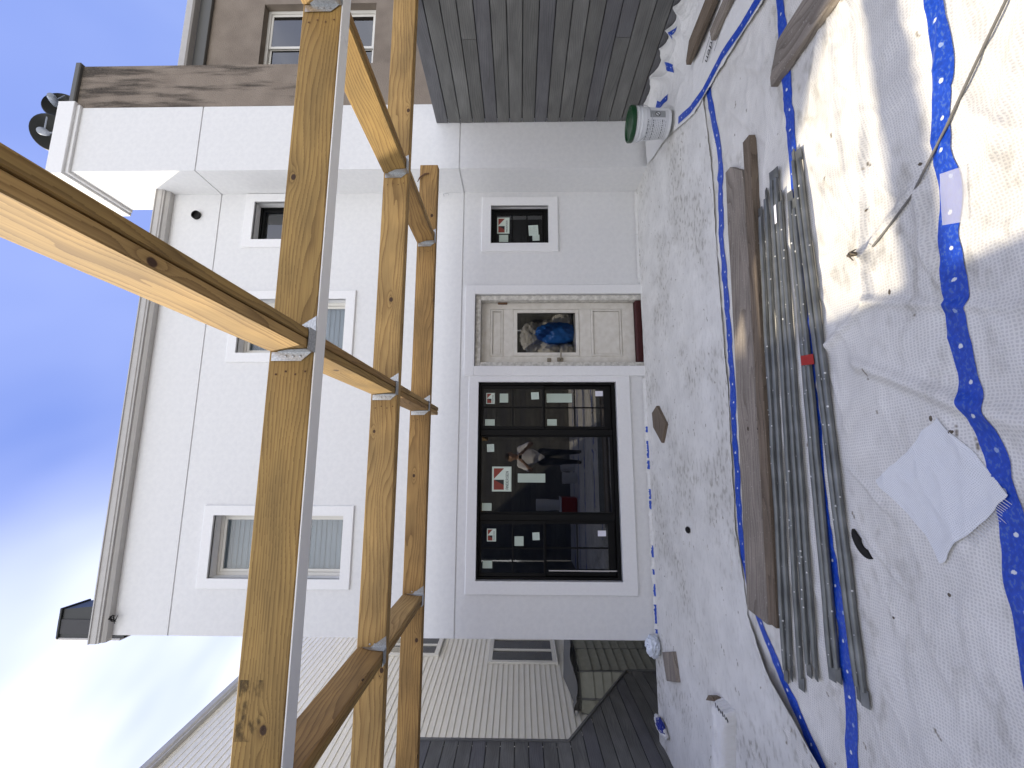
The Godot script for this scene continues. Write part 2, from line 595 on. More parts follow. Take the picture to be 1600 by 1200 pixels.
	M.net.uv1_scale = Vector3(1.0 / 0.11, 1.0 / 0.11, 1)
	M.veil = mat(Color(0.90, 0.90, 0.91, 0.40), 0.9)
	M.veil.transparency = BaseMaterial3D.TRANSPARENCY_ALPHA
	# blue reinforcing band with eyelet holes; tile 0.48 m long
	var bi := Image.create(384, 64, false, Image.FORMAT_RGB8)
	var bn := noise(91, 0.05, 3)
	for y in 64:
		for x in 384:
			var s := bn.get_noise_2d(x, y * 1.5)
			var c := Color(0.085, 0.27, 0.70) * (1.0 + 0.18 * s)
			if s > 0.32:
				c = c.lerp(Color(0.48, 0.50, 0.56), 0.45)
			for q in [Vector2(40, 36), Vector2(131, 29), Vector2(222, 38), Vector2(322, 31)]:
				var dd := Vector2(x, y).distance_to(q)
				if dd < 8.0:
					c = c.lerp(Color(0.88, 0.88, 0.87), (1.0 - smoothstep(5.6 + 3.0 * s, 7.2 + 3.0 * s, dd)) * (0.6 if q.x > 200.0 and q.x < 240.0 else 0.95))
			bi.set_pixel(x, y, c)
	M.band = mat(Color(1, 1, 1), 0.45)
	M.band.albedo_texture = ImageTexture.create_from_image(bi)
	M.lid = mat(Color(0.02, 0.24, 0.11), 0.35)
	M.pail = mat(Color(0.86, 0.87, 0.88), 0.4)
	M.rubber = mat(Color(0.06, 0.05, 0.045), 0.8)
	M.mud = mat(Color(0.40, 0.365, 0.315), 0.95)
	M.rope = mat(Color(0.45, 0.44, 0.42), 0.85)
	M.red = mat(Color(0.62, 0.06, 0.07), 0.4)
	M.bag = mat(Color(0.86, 0.89, 0.93), 0.3)
	M.dish = mat(Color(0.13, 0.14, 0.135), 0.45)
	M.dishwhite = mat(Color(0.55, 0.58, 0.63), 0.4)
	M.ink = mat(Color(0.08, 0.08, 0.09), 0.8)
	M.concrete = triplanar(mat(Color(1, 1, 1), 0.95), 0.5)
	M.concrete.albedo_texture = mottle(seamless(95, 0.02, 5), Color(0.40, 0.39, 0.37), Color(0.52, 0.51, 0.49))
	M.logo = mat(Color(1, 1, 1), 0.6)
	M.logo.albedo_texture = logo_texture()
	M.paper = mat(Color(0.70, 0.75, 0.70), 0.8)
	M.paper2 = mat(Color(1, 1, 1), 0.8)
	M.paper2.albedo_texture = print_texture(4, 6)
	M.whitepaper = mat(Color(0.88, 0.88, 0.92), 0.7)

# ---------------------------------------------------------------- the white house
const GROOVES := [2.235, 5.42]
const HX0 := -1.965
const HX1 := 3.38
const PIER_Z := 0.483

func soot_material() -> StandardMaterial3D:
	# soot that has run down the render: dark streaks with ragged outlines, clear between
	var w := 128
	var h := 512
	var im := Image.create(w, h, false, Image.FORMAT_RGBA8)
	var a := noise(33, 1.0, 4)
	var b := noise(35, 1.0, 3)
	for y in h:
		for x in w:
			var u := float(x) / w
			var v := float(y) / h
			var run := a.get_noise_2d(u * 4.5, v * 2.2) + 0.35 * b.get_noise_2d(u * 12.0, v * 7.0) + 0.22 - 0.55 * v
			var t := smoothstep(-0.25, 0.75, run) * (0.55 + 0.3 * b.get_noise_2d(u * 40.0, v * 60.0))
			im.set_pixel(x, y, Color(0.20, 0.185, 0.17, clampf(t, 0.0, 0.6)))
	var m := mat(Color(1, 1, 1), 0.95)
	m.albedo_texture = ImageTexture.create_from_image(im)
	m.transparency = BaseMaterial3D.TRANSPARENCY_ALPHA
	return m

func wall_with_holes(x0: float, x1: float, y0: float, y1: float, holes: Array, depth: float) -> ArrayMesh:
	# outer skin at z = 0 with grooves and openings; holes are [x0, x1, y0, y1]
	var b := MB.new()
	var xs := [x0, x1]
	var ys := [y0, y1]
	for h in holes:
		xs.append_array([h[0], h[1]])
		ys.append_array([h[2], h[3]])
	for g in GROOVES:
		ys.append_array([g - 0.008, g + 0.008])
	xs.sort()
	ys.sort()
	for i in xs.size() - 1:
		for j in ys.size() - 1:
			if xs[i + 1] - xs[i] < 1e-5 or ys[j + 1] - ys[j] < 1e-5:
				continue
			var cx: float = (xs[i] + xs[i + 1]) * 0.5
			var cy: float = (ys[j] + ys[j + 1]) * 0.5
			var open := false
			for h in holes:
				if cx > h[0] and cx < h[1] and cy > h[2] and cy < h[3]:
					open = true
			if open:
				continue
			var z := 0.0
			var groove := false
			for g in GROOVES:
				if absf(cy - g) < 0.008:
					groove = true
			if groove:
				z = -0.014
			var a := Vector3(xs[i], ys[j], z)
			var c := Vector3(xs[i + 1], ys[j + 1], z)
			b.quad(a, Vector3(c.x, a.y, z), c, Vector3(a.x, c.y, z))
			if groove:
				b.quad(Vector3(a.x, a.y, 0), Vector3(c.x, a.y, 0), Vector3(c.x, a.y, z), a)
				b.quad(Vector3(a.x, c.y, z), c, Vector3(c.x, c.y, 0), Vector3(a.x, c.y, 0))
	for h in holes:
		var d: float = -h[4]
		b.quad(Vector3(h[0], h[2], 0), Vector3(h[0], h[2], d), Vector3(h[0], h[3], d), Vector3(h[0], h[3], 0))
		b.quad(Vector3(h[1], h[2], d), Vector3(h[1], h[2], 0), Vector3(h[1], h[3], 0), Vector3(h[1], h[3], d))
		b.quad(Vector3(h[0], h[2], 0), Vector3(h[1], h[2], 0), Vector3(h[1], h[2], d), Vector3(h[0], h[2], d))
		b.quad(Vector3(h[0], h[3], d), Vector3(h[1], h[3], d), Vector3(h[1], h[3], 0), Vector3(h[0], h[3], 0))
	return b.mesh()

func ring(o: Array, i: Array, z0: float, z1: float, bev := 0.006) -> ArrayMesh:
	# picture-frame shaped board; o and i are [x0, x1, y0, y1]
	var b := MB.new()
	ring_into(b, o, i, z0, z1, bev)
	return b.mesh()

func ring_into(b: MB, o: Array, i: Array, z0: float, z1: float, bev: float):
	var oc := [Vector2(o[0], o[2]), Vector2(o[1], o[2]), Vector2(o[1], o[3]), Vector2(o[0], o[3])]
	var ic := [Vector2(i[0], i[2]), Vector2(i[1], i[2]), Vector2(i[1], i[3]), Vector2(i[0], i[3])]
	var sgn := [Vector2(1, 1), Vector2(-1, 1), Vector2(-1, -1), Vector2(1, -1)]
	for k in 4:
		var q := (k + 1) % 4
		var a: Vector2 = oc[k]
		var c: Vector2 = oc[q]
		var ai: Vector2 = ic[k]
		var ci: Vector2 = ic[q]
		var a2: Vector2 = a + sgn[k] * bev
		var c2: Vector2 = c + sgn[q] * bev
		var f := func(p: Vector2, z: float) -> Vector3: return Vector3(p.x, p.y, z)
		b.quad(f.call(a2, z1), f.call(c2, z1), f.call(ci, z1), f.call(ai, z1))
		b.quad(f.call(a, z1 - bev), f.call(c, z1 - bev), f.call(c2, z1), f.call(a2, z1))
		b.quad(f.call(a, z0), f.call(c, z0), f.call(c, z1 - bev), f.call(a, z1 - bev))
		b.quad(f.call(ai, z1), f.call(ci, z1), f.call(ci, z0), f.call(ai, z0))

func pane(parent: Node, x0: float, x1: float, y0: float, y1: float, z: float):
	part(parent, "pane", one_box(Vector3((x0 + x1) / 2, (y0 + y1) / 2, z), Vector3(x1 - x0, y1 - y0, 0.005)), M.glass)

func room(parent: Node, x0: float, x1: float, y0: float, y1: float, z0: float, z1: float, called := "room_lining"):
	# closed box of a room behind an opening (open towards the window)
	var b := MB.new()
	var p := func(x, y, z): return Vector3(x, y, z)
	b.quad(p.call(x0, y0, z0), p.call(x1, y0, z0), p.call(x1, y1, z0), p.call(x0, y1, z0))
	b.quad(p.call(x0, y0, z1), p.call(x0, y0, z0), p.call(x0, y1, z0), p.call(x0, y1, z1))
	b.quad(p.call(x1, y0, z0), p.call(x1, y0, z1), p.call(x1, y1, z1), p.call(x1, y1, z0))
	b.quad(p.call(x0, y0, z1), p.call(x1, y0, z1), p.call(x1, y0, z0), p.call(x0, y0, z0))
	b.quad(p.call(x0, y1, z0), p.call(x1, y1, z0), p.call(x1, y1, z1), p.call(x0, y1, z1))
	part(parent, called, b.mesh(), M.room)

func sticker(parent: Node, x0: float, y0: float, x1: float, y1: float, z: float, m: Material, tilt := 0.0):
	# pixels of two opposite corners
	var a := on_z(x0, y0, z)
	var c := on_z(x1, y1, z)
	var hw := absf(c.x - a.x) / 2
	var hh := absf(c.y - a.y) / 2
	var b := MB.new()
	b.quad(Vector3(-hw, -hh, 0), Vector3(hw, -hh, 0), Vector3(hw, hh, 0), Vector3(-hw, hh, 0), Vector2(0, 1), Vector2(1, 1), Vector2(1, 0), Vector2(0, 0))
	part(parent, "sticker", b.mesh(), m, (a + c) / 2, Basis(Vector3.BACK, tilt))

func sash(parent: Node, o: Array, rail: Array, z: float, cols: int, rows: int):
	# black sash with dividing bars; o = outer box, rail = widths left, right, bottom, top
	var i := [o[0] + rail[0], o[1] - rail[1], o[2] + rail[2], o[3] - rail[3]]
	part(parent, "sash", ring(o, i, z - 0.03, z, 0.004), M.black)
	pane(parent, i[0], i[1], i[2], i[3], z - 0.016)
	for k in range(1, cols):
		var x: float = lerpf(i[0], i[1], float(k) / cols)
		part(parent, "glazing_bar", one_box(Vector3(x, (i[2] + i[3]) / 2, z - 0.007), Vector3(0.016, i[3] - i[2] - 0.002, 0.012), 0.003), M.black)
	for k in range(1, rows):
		var y: float = lerpf(i[2], i[3], float(k) / rows)
		part(parent, "glazing_bar", one_box(Vector3((i[0] + i[1]) / 2, y, z - 0.0075), Vector3(i[1] - i[0] - 0.002, 0.016, 0.0105), 0.003), M.black)

func blind_window(house: Node, o: Array, label: String):
	# white vinyl window set deep in its opening, slatted blinds behind the glass
	var z := -0.13
	var w := part(house, "window", ring(o, [o[0] + 0.035, o[1] - 0.035, o[2] + 0.035, o[3] - 0.035], z - 0.05, z, 0.004), M.vinyl)
	w.set_meta("label", label)
	var i := [o[0] + 0.035, o[1] - 0.035, o[2] + 0.035, o[3] - 0.035]
	var mid: float = lerpf(i[2], i[3], 0.5)
	for s in [[i[2], mid + 0.015, z - 0.028], [mid - 0.015, i[3], z - 0.004]]:
		var so := [i[0] + 0.001, i[1] - 0.001, s[0] + 0.001, s[1] - 0.001]
		var si := [so[0] + 0.032, so[1] - 0.032, so[2] + 0.032, so[3] - 0.032]
		part(w, "sash", ring(so, si, s[2] - 0.022, s[2], 0.003), M.vinyl)
		part(w, "pane", one_box(Vector3((si[0] + si[1]) / 2, (si[2] + si[3]) / 2, s[2] - 0.012), Vector3(si[1] - si[0], si[3] - si[2], 0.004)), M.clear_glass)
	room(w, o[0] - 0.3, o[1] + 0.3, o[2] - 0.2, o[3] + 0.2, -2.2, -0.22)
	var n := int((o[3] - o[2]) / 0.062)
	for k in n + 1:
		var y: float = o[2] + 0.02 + k * 0.062
		var b := MB.new()
		for q in 5:
			var t0 := q / 5.0
			var t1 := (q + 1) / 5.0
			var p0 := Vector3(0, lerpf(-0.036, 0.036, t0), 0.010 * sin(PI * t0))
			var p1 := Vector3(0, lerpf(-0.036, 0.036, t1), 0.010 * sin(PI * t1))
			var hh := Vector3(o[1] - o[0] + 0.06, 0, 0)
			b.quad(p0, p0 + hh, p1 + hh, p1)
		part(w, "blind_slat", b.mesh(), M.blind, Vector3(o[0] - 0.03, y, -0.245), Basis(Vector3.RIGHT, -0.30 + 0.10 * sin(k * 2.3)))

func make_house():
	var h := thing("white_house", "white stucco house with black ground floor windows and a pale panelled door", "house", Vector3.ZERO)
	var big := [-1.365, 0.885, 0.373, 2.012, 0.124]
	var small := [2.664, 3.185, 1.152, 1.888, 0.124]
	var door := [1.08, 1.99, 0.0, 2.07, 0.26]
	var upl := [-1.36, -0.672, 3.535, 5.04, 0.215]
	var upm := [1.245, 1.935, 3.68, 5.0, 0.215]
	var upr := [2.735, 3.262, 4.20, 4.96, 0.19]
	part(h, "wall", wall_with_holes(HX0, HX1 + 0.02, -0.25, 6.10, [big, small, door, upl, upm, upr], 0.26), M.stucco)
	# side and rear walls, closed
	var sb := MB.new()
	sb.quad(Vector3(HX0, -3, -9), Vector3(HX0, -3, 0), Vector3(HX0, 6.08, 0), Vector3(HX0, 6.08, -9))
	sb.quad(Vector3(HX1 + 0.8, -3, -9), Vector3(HX0, -3, -9), Vector3(HX0, 6.08, -9), Vector3(HX1 + 0.8, 6.08, -9))
	part(h, "side_wall", sb.mesh(), M.stucco)
	# roof slab with eave
	var rb := MB.new()
	rb.cbox(Vector3((HX0 + HX1) / 2, 6.11, -4.53), Vector3(HX1 - HX0 + 0.06, 0.10, 9.0), 0.01)
	part(h, "roof", rb.mesh(), M.shingle)
	# raised stucco bands round the openings
	part(h, "trim", ring([-1.508, 0.957, 0.21, 2.128], big, -0.02, 0.026), M.trim)
	part(h, "trim", ring([2.551, 3.302, 1.03, 2.003], small, -0.02, 0.026), M.trim)
	part(h, "trim", ring([-1.47, -0.562, 3.42, 5.155], upl, -0.02, 0.026), M.trim)
	part(h, "trim", ring([1.13, 2.045, 3.56, 5.11], upm, -0.02, 0.026), M.trim)
	part(h, "trim", ring([2.63, 3.372, 4.09, 5.08], upr, -0.02, 0.026), M.trim)
	var db := MB.new()
	for q in [[0.9572, 1.08, 0.0, 2.07], [1.99, 2.105, 0.0, 2.07], [0.9572, 2.105, 2.07, 2.19]]:
		db.cbox(Vector3((q[0] + q[1]) / 2, (q[2] + q[3]) / 2, 0.0035), Vector3(q[1] - q[0], q[3] - q[2], 0.047), 0.004)
	part(h, "trim", db.mesh(), M.trim)
	# pier that stands forward at the right end, with coping
	var pb := MB.new()
	var cuts := [-0.25, 2.227, 2.243, 5.412, 5.428, 6.96]
	for k in 5:
		var ins: float = 0.014 if k % 2 == 1 else 0.0
		pb.cbox(Vector3((3.38 + 4.25) / 2, (cuts[k] + cuts[k + 1]) / 2, (PIER_Z - 0.34) / 2), Vector3(0.87 - ins * 2, cuts[k + 1] - cuts[k], PIER_Z + 0.34 - ins * 2), 0.0)
	part(h, "pier", pb.mesh(), M.stucco)
	var cb := MB.new()
	cb.cbox(Vector3(3.81, 7.085, 0.07), Vector3(0.98, 0.21, 0.95), 0.006)
	cb.cbox(Vector3(3.81, 6.97, 0.07), Vector3(0.92, 0.06, 0.885), 0.004)
	part(h, "coping", cb.mesh(), M.trim)
	# gutter and soffit
	var gb := MB.new()
	var prof := [Vector2(0.0, 6.045), Vector2(0.070, 6.045), Vector2(0.085, 6.07), Vector2(0.088, 6.09), Vector2(0.118, 6.115), Vector2(0.120, 6.178), Vector2(0.130, 6.180), Vector2(0.130, 6.192), Vector2(0.112, 6.192), Vector2(0.108, 6.09), Vector2(0.0, 6.09)]
	for k in prof.size() - 1:
		var p: Vector2 = prof[k]
		var q: Vector2 = prof[k + 1]
		gb.quad(Vector3(HX1, p.y, p.x), Vector3(HX0 - 0.05, p.y, p.x), Vector3(HX0 - 0.05, q.y, q.x), Vector3(HX1, q.y, q.x))
	for k in range(1, 5):
		gb.tri(Vector3(HX0 - 0.05, 6.09, 0.0), Vector3(HX0 - 0.05, prof[k].y, prof[k].x), Vector3(HX0 - 0.05, prof[k + 1].y, prof[k + 1].x))
	gb.tri(Vector3(HX0 - 0.05, 6.09, 0.0), Vector3(HX0 - 0.05, 6.178, 0.120), Vector3(HX0 - 0.05, 6.185, 0.125))
	gb.tri(Vector3(HX0 - 0.05, 6.09, 0.0), Vector3(HX0 - 0.05, 6.185, 0.125), Vector3(HX0 - 0.05, 6.16, 0.0))
	part(h, "gutter", gb.mesh(), M.gutter)
	part(h, "fascia", one_box(Vector3((HX0 + HX1) / 2, 6.13, -0.012), Vector3(HX1 - HX0, 0.06, 0.023)), M.gutter)
	var clip := MB.new()
	for k in 5:
		clip.tube([Vector3(-1.77, 6.05, 0.06), Vector3(-1.77 + sin(k * 1.3) * 0.03, 6.03 - 0.012 * k, 0.07 + 0.02 * cos(k * 2.1)), Vector3(-1.79 + sin(k * 2.0) * 0.05, 6.0 - 0.01 * k, 0.06)], [0.009, 0.008, 0.003], 5)
	part(h, "debris_tuft", clip.mesh(), M.rubber)
	# round vent pipe high on the wall
	var vb := MB.new()
	vb.lathe([Vector2(0.055, -0.08), Vector2(0.055, 0.035), Vector2(0.045, 0.035), Vector2(0.043, 0.006), Vector2(0.0, 0.006)], 20, Vector3(3.081, 5.714, 0), Basis(Vector3.RIGHT, PI / 2))  # the dark inside of the pipe is a black disc near its mouth
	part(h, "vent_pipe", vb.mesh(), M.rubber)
	# wire hook beside the post of the frame
	var wb := MB.new()
	wb.tube([Vector3(3.33, 2.5, 0.0), Vector3(3.33, 2.5, 0.05), Vector3(3.335, 2.44, 0.06), Vector3(3.315, 2.425, 0.07), Vector3(3.3, 2.43, 0.07)], [0.003, 0.003, 0.003, 0.003, 0.002], 6)
	part(h, "wire_hook", wb.mesh(), M.galv)

	# big three-light window
	var z := -0.045
	var bw := part(h, "window", ring(big, [big[0] + 0.03, big[1] - 0.03, big[2] + 0.045, big[3] - 0.025], z - 0.08, z + 0.012, 0.004), M.black)
	bw.set_meta("label", "wide black window of three lights with maker's stickers on the glass")
	for x in [0.285, -0.683]:
		part(bw, "mullion", one_box(Vector3(x, 1.2, z - 0.03), Vector3(0.075, 1.56, 0.074), 0.004), M.black)
	for s in [[0.323, 0.853], [-1.333, -0.721]]:
		sash(bw, [s[0], s[1], 1.225, 1.985], [0.038, 0.042, 0.02, 0.03], z - 0.004, 2, 2)
		sash(bw, [s[0], s[1], 0.42, 1.232], [0.038, 0.042, 0.085, 0.02], z - 0.034, 2, 2)
	part(bw, "lock_rail", one_box(Vector3(-1.27, 0.80, z - 0.02), Vector3(0.012, 0.78, 0.006)), M.gutter)
	sash(bw, [-0.645, 0.247, 0.42, 1.985], [0.016, 0.016, 0.035, 0.016], z - 0.004, 1, 1)
	room(bw, -1.9, 1.05, 0.0, 2.45, -4.2, -0.13)
	for q in [[769, 729, 799, 768], [760, 614, 773, 631], [761, 826, 775, 846]]:
		sticker(bw, q[0], q[1], q[2], q[3], z - 0.010, M.logo)
	sticker(bw, 809, 740, 852, 754, z - 0.009, M.paper)
	for q in [[761, 694, 772, 706], [830, 613, 842, 624], [832, 832, 843, 844]]:
		sticker(bw, q[0], q[1], q[2], q[3], z - 0.009 - (0.0 if q[0] < 840 else 0.0), M.paper2, 0.04)
	for q in [[753, 786, 768, 798], [781, 615, 794, 629], [758, 655, 773, 665], [855, 655, 870, 665], [804, 838, 818, 853], [754, 876, 769, 888]]:
		sticker(bw, q[0], q[1], q[2], q[3], z - (0.009 if q[0] < 850 else 0.039), M.paper)
	sticker(bw, 854, 615, 894, 629, z - 0.039, M.paper)
	for q in [[930, 611, 942, 619], [934, 829, 947, 838]]:
		sticker(bw, q[0], q[1], q[2], q[3], z - 0.039, M.whitepaper)

	# small window beside the pier
	var sw := part(h, "window", ring(small, [small[0] + 0.025, small[1] - 0.03, small[2] + 0.05, small[3] - 0.035], z - 0.08, z - 0.02, 0.004), M.black)
	sw.set_meta("label", "small black ground floor window beside the pier")
	sash(sw, [small[0] + 0.026, small[1] - 0.031, small[2] + 0.052, small[3] - 0.036], [0.012, 0.045, 0.025, 0.04], z - 0.03, 1, 3)
	room(sw, 2.3, 3.37, 0.6, 2.3, -3.0, -0.15)
	sticker(sw, 777, 340, 796, 365, z - 0.035, M.logo)
	sticker(sw, 780, 367, 794, 378, z - 0.035, M.paper)
	sticker(sw, 826, 352, 841, 368, z - 0.035, M.paper2, 0.05)
	sticker(sw, 832, 367, 843, 376, z - 0.036, M.paper2, 0.03)
	# small upper window
	var uw := part(h, "window", ring(upr, [upr[0] + 0.03, upr[1] - 0.03, upr[2] + 0.05, upr[3] - 0.03], z - 0.14, z - 0.07, 0.004), M.black)
	uw.set_meta("label", "small black upper window beside the pier")
	sash(uw, [upr[0] + 0.032, upr[1] - 0.032, upr[2] + 0.052, upr[3] - 0.032], [0.03, 0.03, 0.03, 0.03], z - 0.08, 1, 1)
	room(uw, 2.5, 3.37, 3.8, 5.2, -2.4, -0.21)
	blind_window(h, upl, "white upper window with lowered blinds near the left gable")
	blind_window(h, upm, "white upper window with lowered blinds above the door")
	make_door(h)

func make_door(h: Node):
	# weathered jamb
	var jb := MB.new()
	jb.cbox(Vector3(1.108, 1.0, -0.09), Vector3(0.055, 2.0, 0.14), 0.004, 1)
	jb.cbox(Vector3(1.955, 1.0, -0.09), Vector3(0.065, 2.0, 0.14), 0.004, 1)
	jb.cbox(Vector3(1.535, 2.032, -0.09), Vector3(0.905, 0.062, 0.139), 0.004)
	part(h, "door_frame", jb.mesh(), M.oldpaint)
	part(h, "door_sill", one_box(Vector3(1.535, 0.042, -0.10), Vector3(0.79, 0.084, 0.12), 0.01), M.redsill)
	var z := -0.115
	var d := part(h, "door", ring([1.138, 1.921, 0.09, 1.998], [1.225, 1.84, 0.24, 1.89], z - 0.04, z, 0.003), M.door)
	d.set_meta("label", "pale cream door with a glazed upper panel")
	# rails and raised panels
	part(d, "rail", one_box(Vector3(1.5325, 1.66, z - 0.02), Vector3(0.613, 0.12, 0.038), 0.002), M.door)
	part(d, "rail", one_box(Vector3(1.5325, 0.70, z - 0.02), Vector3(0.613, 0.14, 0.038), 0.002), M.door)
	for q in [[0.24, 0.63], [1.72, 1.89]]:
		var y0: float = q[0]
		var y1: float = q[1]
		var b := MB.new()
		ring_into(b, [1.2255, 1.8395, y0 + 0.0005, y1 - 0.0005], [1.255, 1.81, y0 + 0.03, y1 - 0.03], z - 0.03, z + 0.004, 0.012)
		b.cbox(Vector3(1.5325, (y0 + y1) / 2, z - 0.02), Vector3(0.55, y1 - y0 - 0.065, 0.02), 0.008)
		b.quad(Vector3(1.226, y0, z - 0.024), Vector3(1.839, y0, z - 0.024), Vector3(1.839, y1, z - 0.024), Vector3(1.226, y1, z - 0.024))
		part(d, "door_panel", b.mesh(), M.door)
	part(d, "glass_frame", ring([1.2256, 1.8394, 0.771, 1.599], [1.275, 1.79, 0.82, 1.55], z - 0.03, z + 0.006, 0.012), M.door)
	pane(d, 1.275, 1.79, 0.82, 1.55, z - 0.012)
	for x in [1.315, 1.75]:
		part(d, "glazing_line", one_box(Vector3(x, 1.185, z - 0.020), Vector3(0.006, 0.72, 0.004)), M.gutter)
	for y in [0.86, 1.51]:
		part(d, "glazing_line", one_box(Vector3(1.5325, y, z - 0.0205), Vector3(0.51, 0.006, 0.004)), M.gutter)
	room(d, 0.98, 2.2, 0.0, 2.1, -3.2, -0.2)
	var hb := MB.new()
	hb.cbox(Vector3(1.185, 1.02, z + 0.012), Vector3(0.05, 0.075, 0.012), 0.004)
	hb.tube([Vector3(1.185, 1.02, z + 0.01), Vector3(1.185, 1.02, z + 0.055), Vector3(1.20, 1.018, z + 0.062), Vector3(1.30, 1.012, z + 0.058)], [0.011, 0.011, 0.011, 0.008], 8)
	part(d, "handle", hb.mesh(), M.brass)
	var lb := MB.new()
	lb.cbox(Vector3(1.18, 1.155, z + 0.006), Vector3(0.05, 0.05, 0.010), 0.004)
	lb.lathe([Vector2(0.018, 0.0), Vector2(0.017, 0.014), Vector2(0.0, 0.015)], 14, Vector3(1.18, 1.155, z + 0.01), Basis(Vector3.RIGHT, PI / 2))
	part(d, "deadbolt", lb.mesh(), M.brass)
	part(d, "hinge", one_box(Vector3(1.912, 1.735, z + 0.012), Vector3(0.03, 0.12, 0.02), 0.006), M.rust)

# ---------------------------------------------------------------- setting
func make_ground():
	struct("ground", one_box(Vector3(0, -3.05, 0), Vector3(300, 0.1, 300)), M.concrete)
	var b := MB.new()
	b.cbox(Vector3(1.2, -0.15, 4.28), Vector3(8.6, 0.3, 8.7), 0.01)
	b.cbox(Vector3(-2.5, -1.65, 4.2), Vector3(1.0, 2.7, 8.4))
	struct("terrace", b.mesh(), M.concrete)

func make_beige_house():
	var h := thing("beige_house", "weathered beige rendered house with a soot streaked party wall beside the white pier", "house", Vector3.ZERO)
	part(h, "party_wall", one_box(Vector3(4.558, 2.04, -0.9), Vector3(0.61, 10.0, 2.74), 0.004), M.beige)
	var cb := MB.new()
	cb.cbox(Vector3(4.558, 7.075, -0.9), Vector3(0.66, 0.07, 2.82), 0.01)
	part(h, "coping", cb.mesh(), M.grey_trim)
	# soot that has run down from the coping
	var sb := MB.new()
	sb.quad(Vector3(4.256, 4.2, 0.4735), Vector3(4.86, 4.2, 0.4735), Vector3(4.86, 7.035, 0.4735), Vector3(4.256, 7.035, 0.4735), Vector2(0, 1), Vector2(1, 1), Vector2(1, 0), Vector2(0, 0))
	part(h, "soot_stain", sb.mesh(), M.stain)
	# wall set back, with its window
	var o := [5.55, 7.07, 3.78, 5.56]
	var wb := MB.new()
	var z := -0.6
	for r in [[4.87, 5.55, -3.0, 6.55], [7.07, 13.0, -3.0, 6.55], [5.55, 7.07, -3.0, 3.78], [5.55, 7.07, 5.56, 6.55]]:
		wb.cbox(Vector3((r[0] + r[1]) / 2, (r[2] + r[3]) / 2, z - 0.15), Vector3(r[1] - r[0], r[3] - r[2], 0.3))
	part(h, "wall", wb.mesh(), M.beige)
	var w := part(h, "window", ring(o, [o[0] + 0.05, o[1] - 0.05, o[2] + 0.05, o[3] - 0.05], z - 0.17, z - 0.11, 0.005), M.vinyl)
	for s in [[5.6, 6.42], [6.38, 7.02]]:
		for y in [[3.83, 4.70], [4.68, 5.51]]:
			var so := [s[0] + 0.002, s[1] - 0.002, y[0] + 0.002, y[1] - 0.002]
			var zz: float = z - 0.125 - (0.03 if s[0] < 6.0 else 0.0) - (0.012 if y[0] < 4 else 0.0)
			part(w, "sash", ring(so, [so[0] + 0.04, so[1] - 0.04, so[2] + 0.035, so[3] - 0.035], zz - 0.008, zz, 0.003), M.vinyl)
			part(w, "pane", one_box(Vector3((so[0] + so[1]) / 2, (so[2] + so[3]) / 2, zz - 0.006), Vector3(so[1] - so[0] - 0.08, so[3] - so[2] - 0.07, 0.003)), M.glass)
	room(w, 5.3, 7.3, 3.4, 5.9, -2.6, z - 0.31)
	part(w, "shade_cloth", one_box(Vector3(6.70, 5.1, z - 0.27), Vector3(0.6, 0.82, 0.01)), M.blind)
	part(h, "roof", one_box(Vector3(9.0, 6.68, -4.0), Vector3(8.2, 0.2, 6.6), 0.01), M.shingle)
	var gb := MB.new()
	gb.cbox(Vector3(9.0, 6.62, -0.5), Vector3(8.2, 0.13, 0.14), 0.02)
	part(h, "gutter", gb.mesh(), M.gutter)
	part(h, "fascia", one_box(Vector3(9.0, 6.46, -0.57), Vector3(8.2, 0.17, 0.05), 0.005), M.grey_trim)

# siding house to the left: its long wall runs back beside the passage
const SID_A := Vector3(-4.24, 0, -2.25)

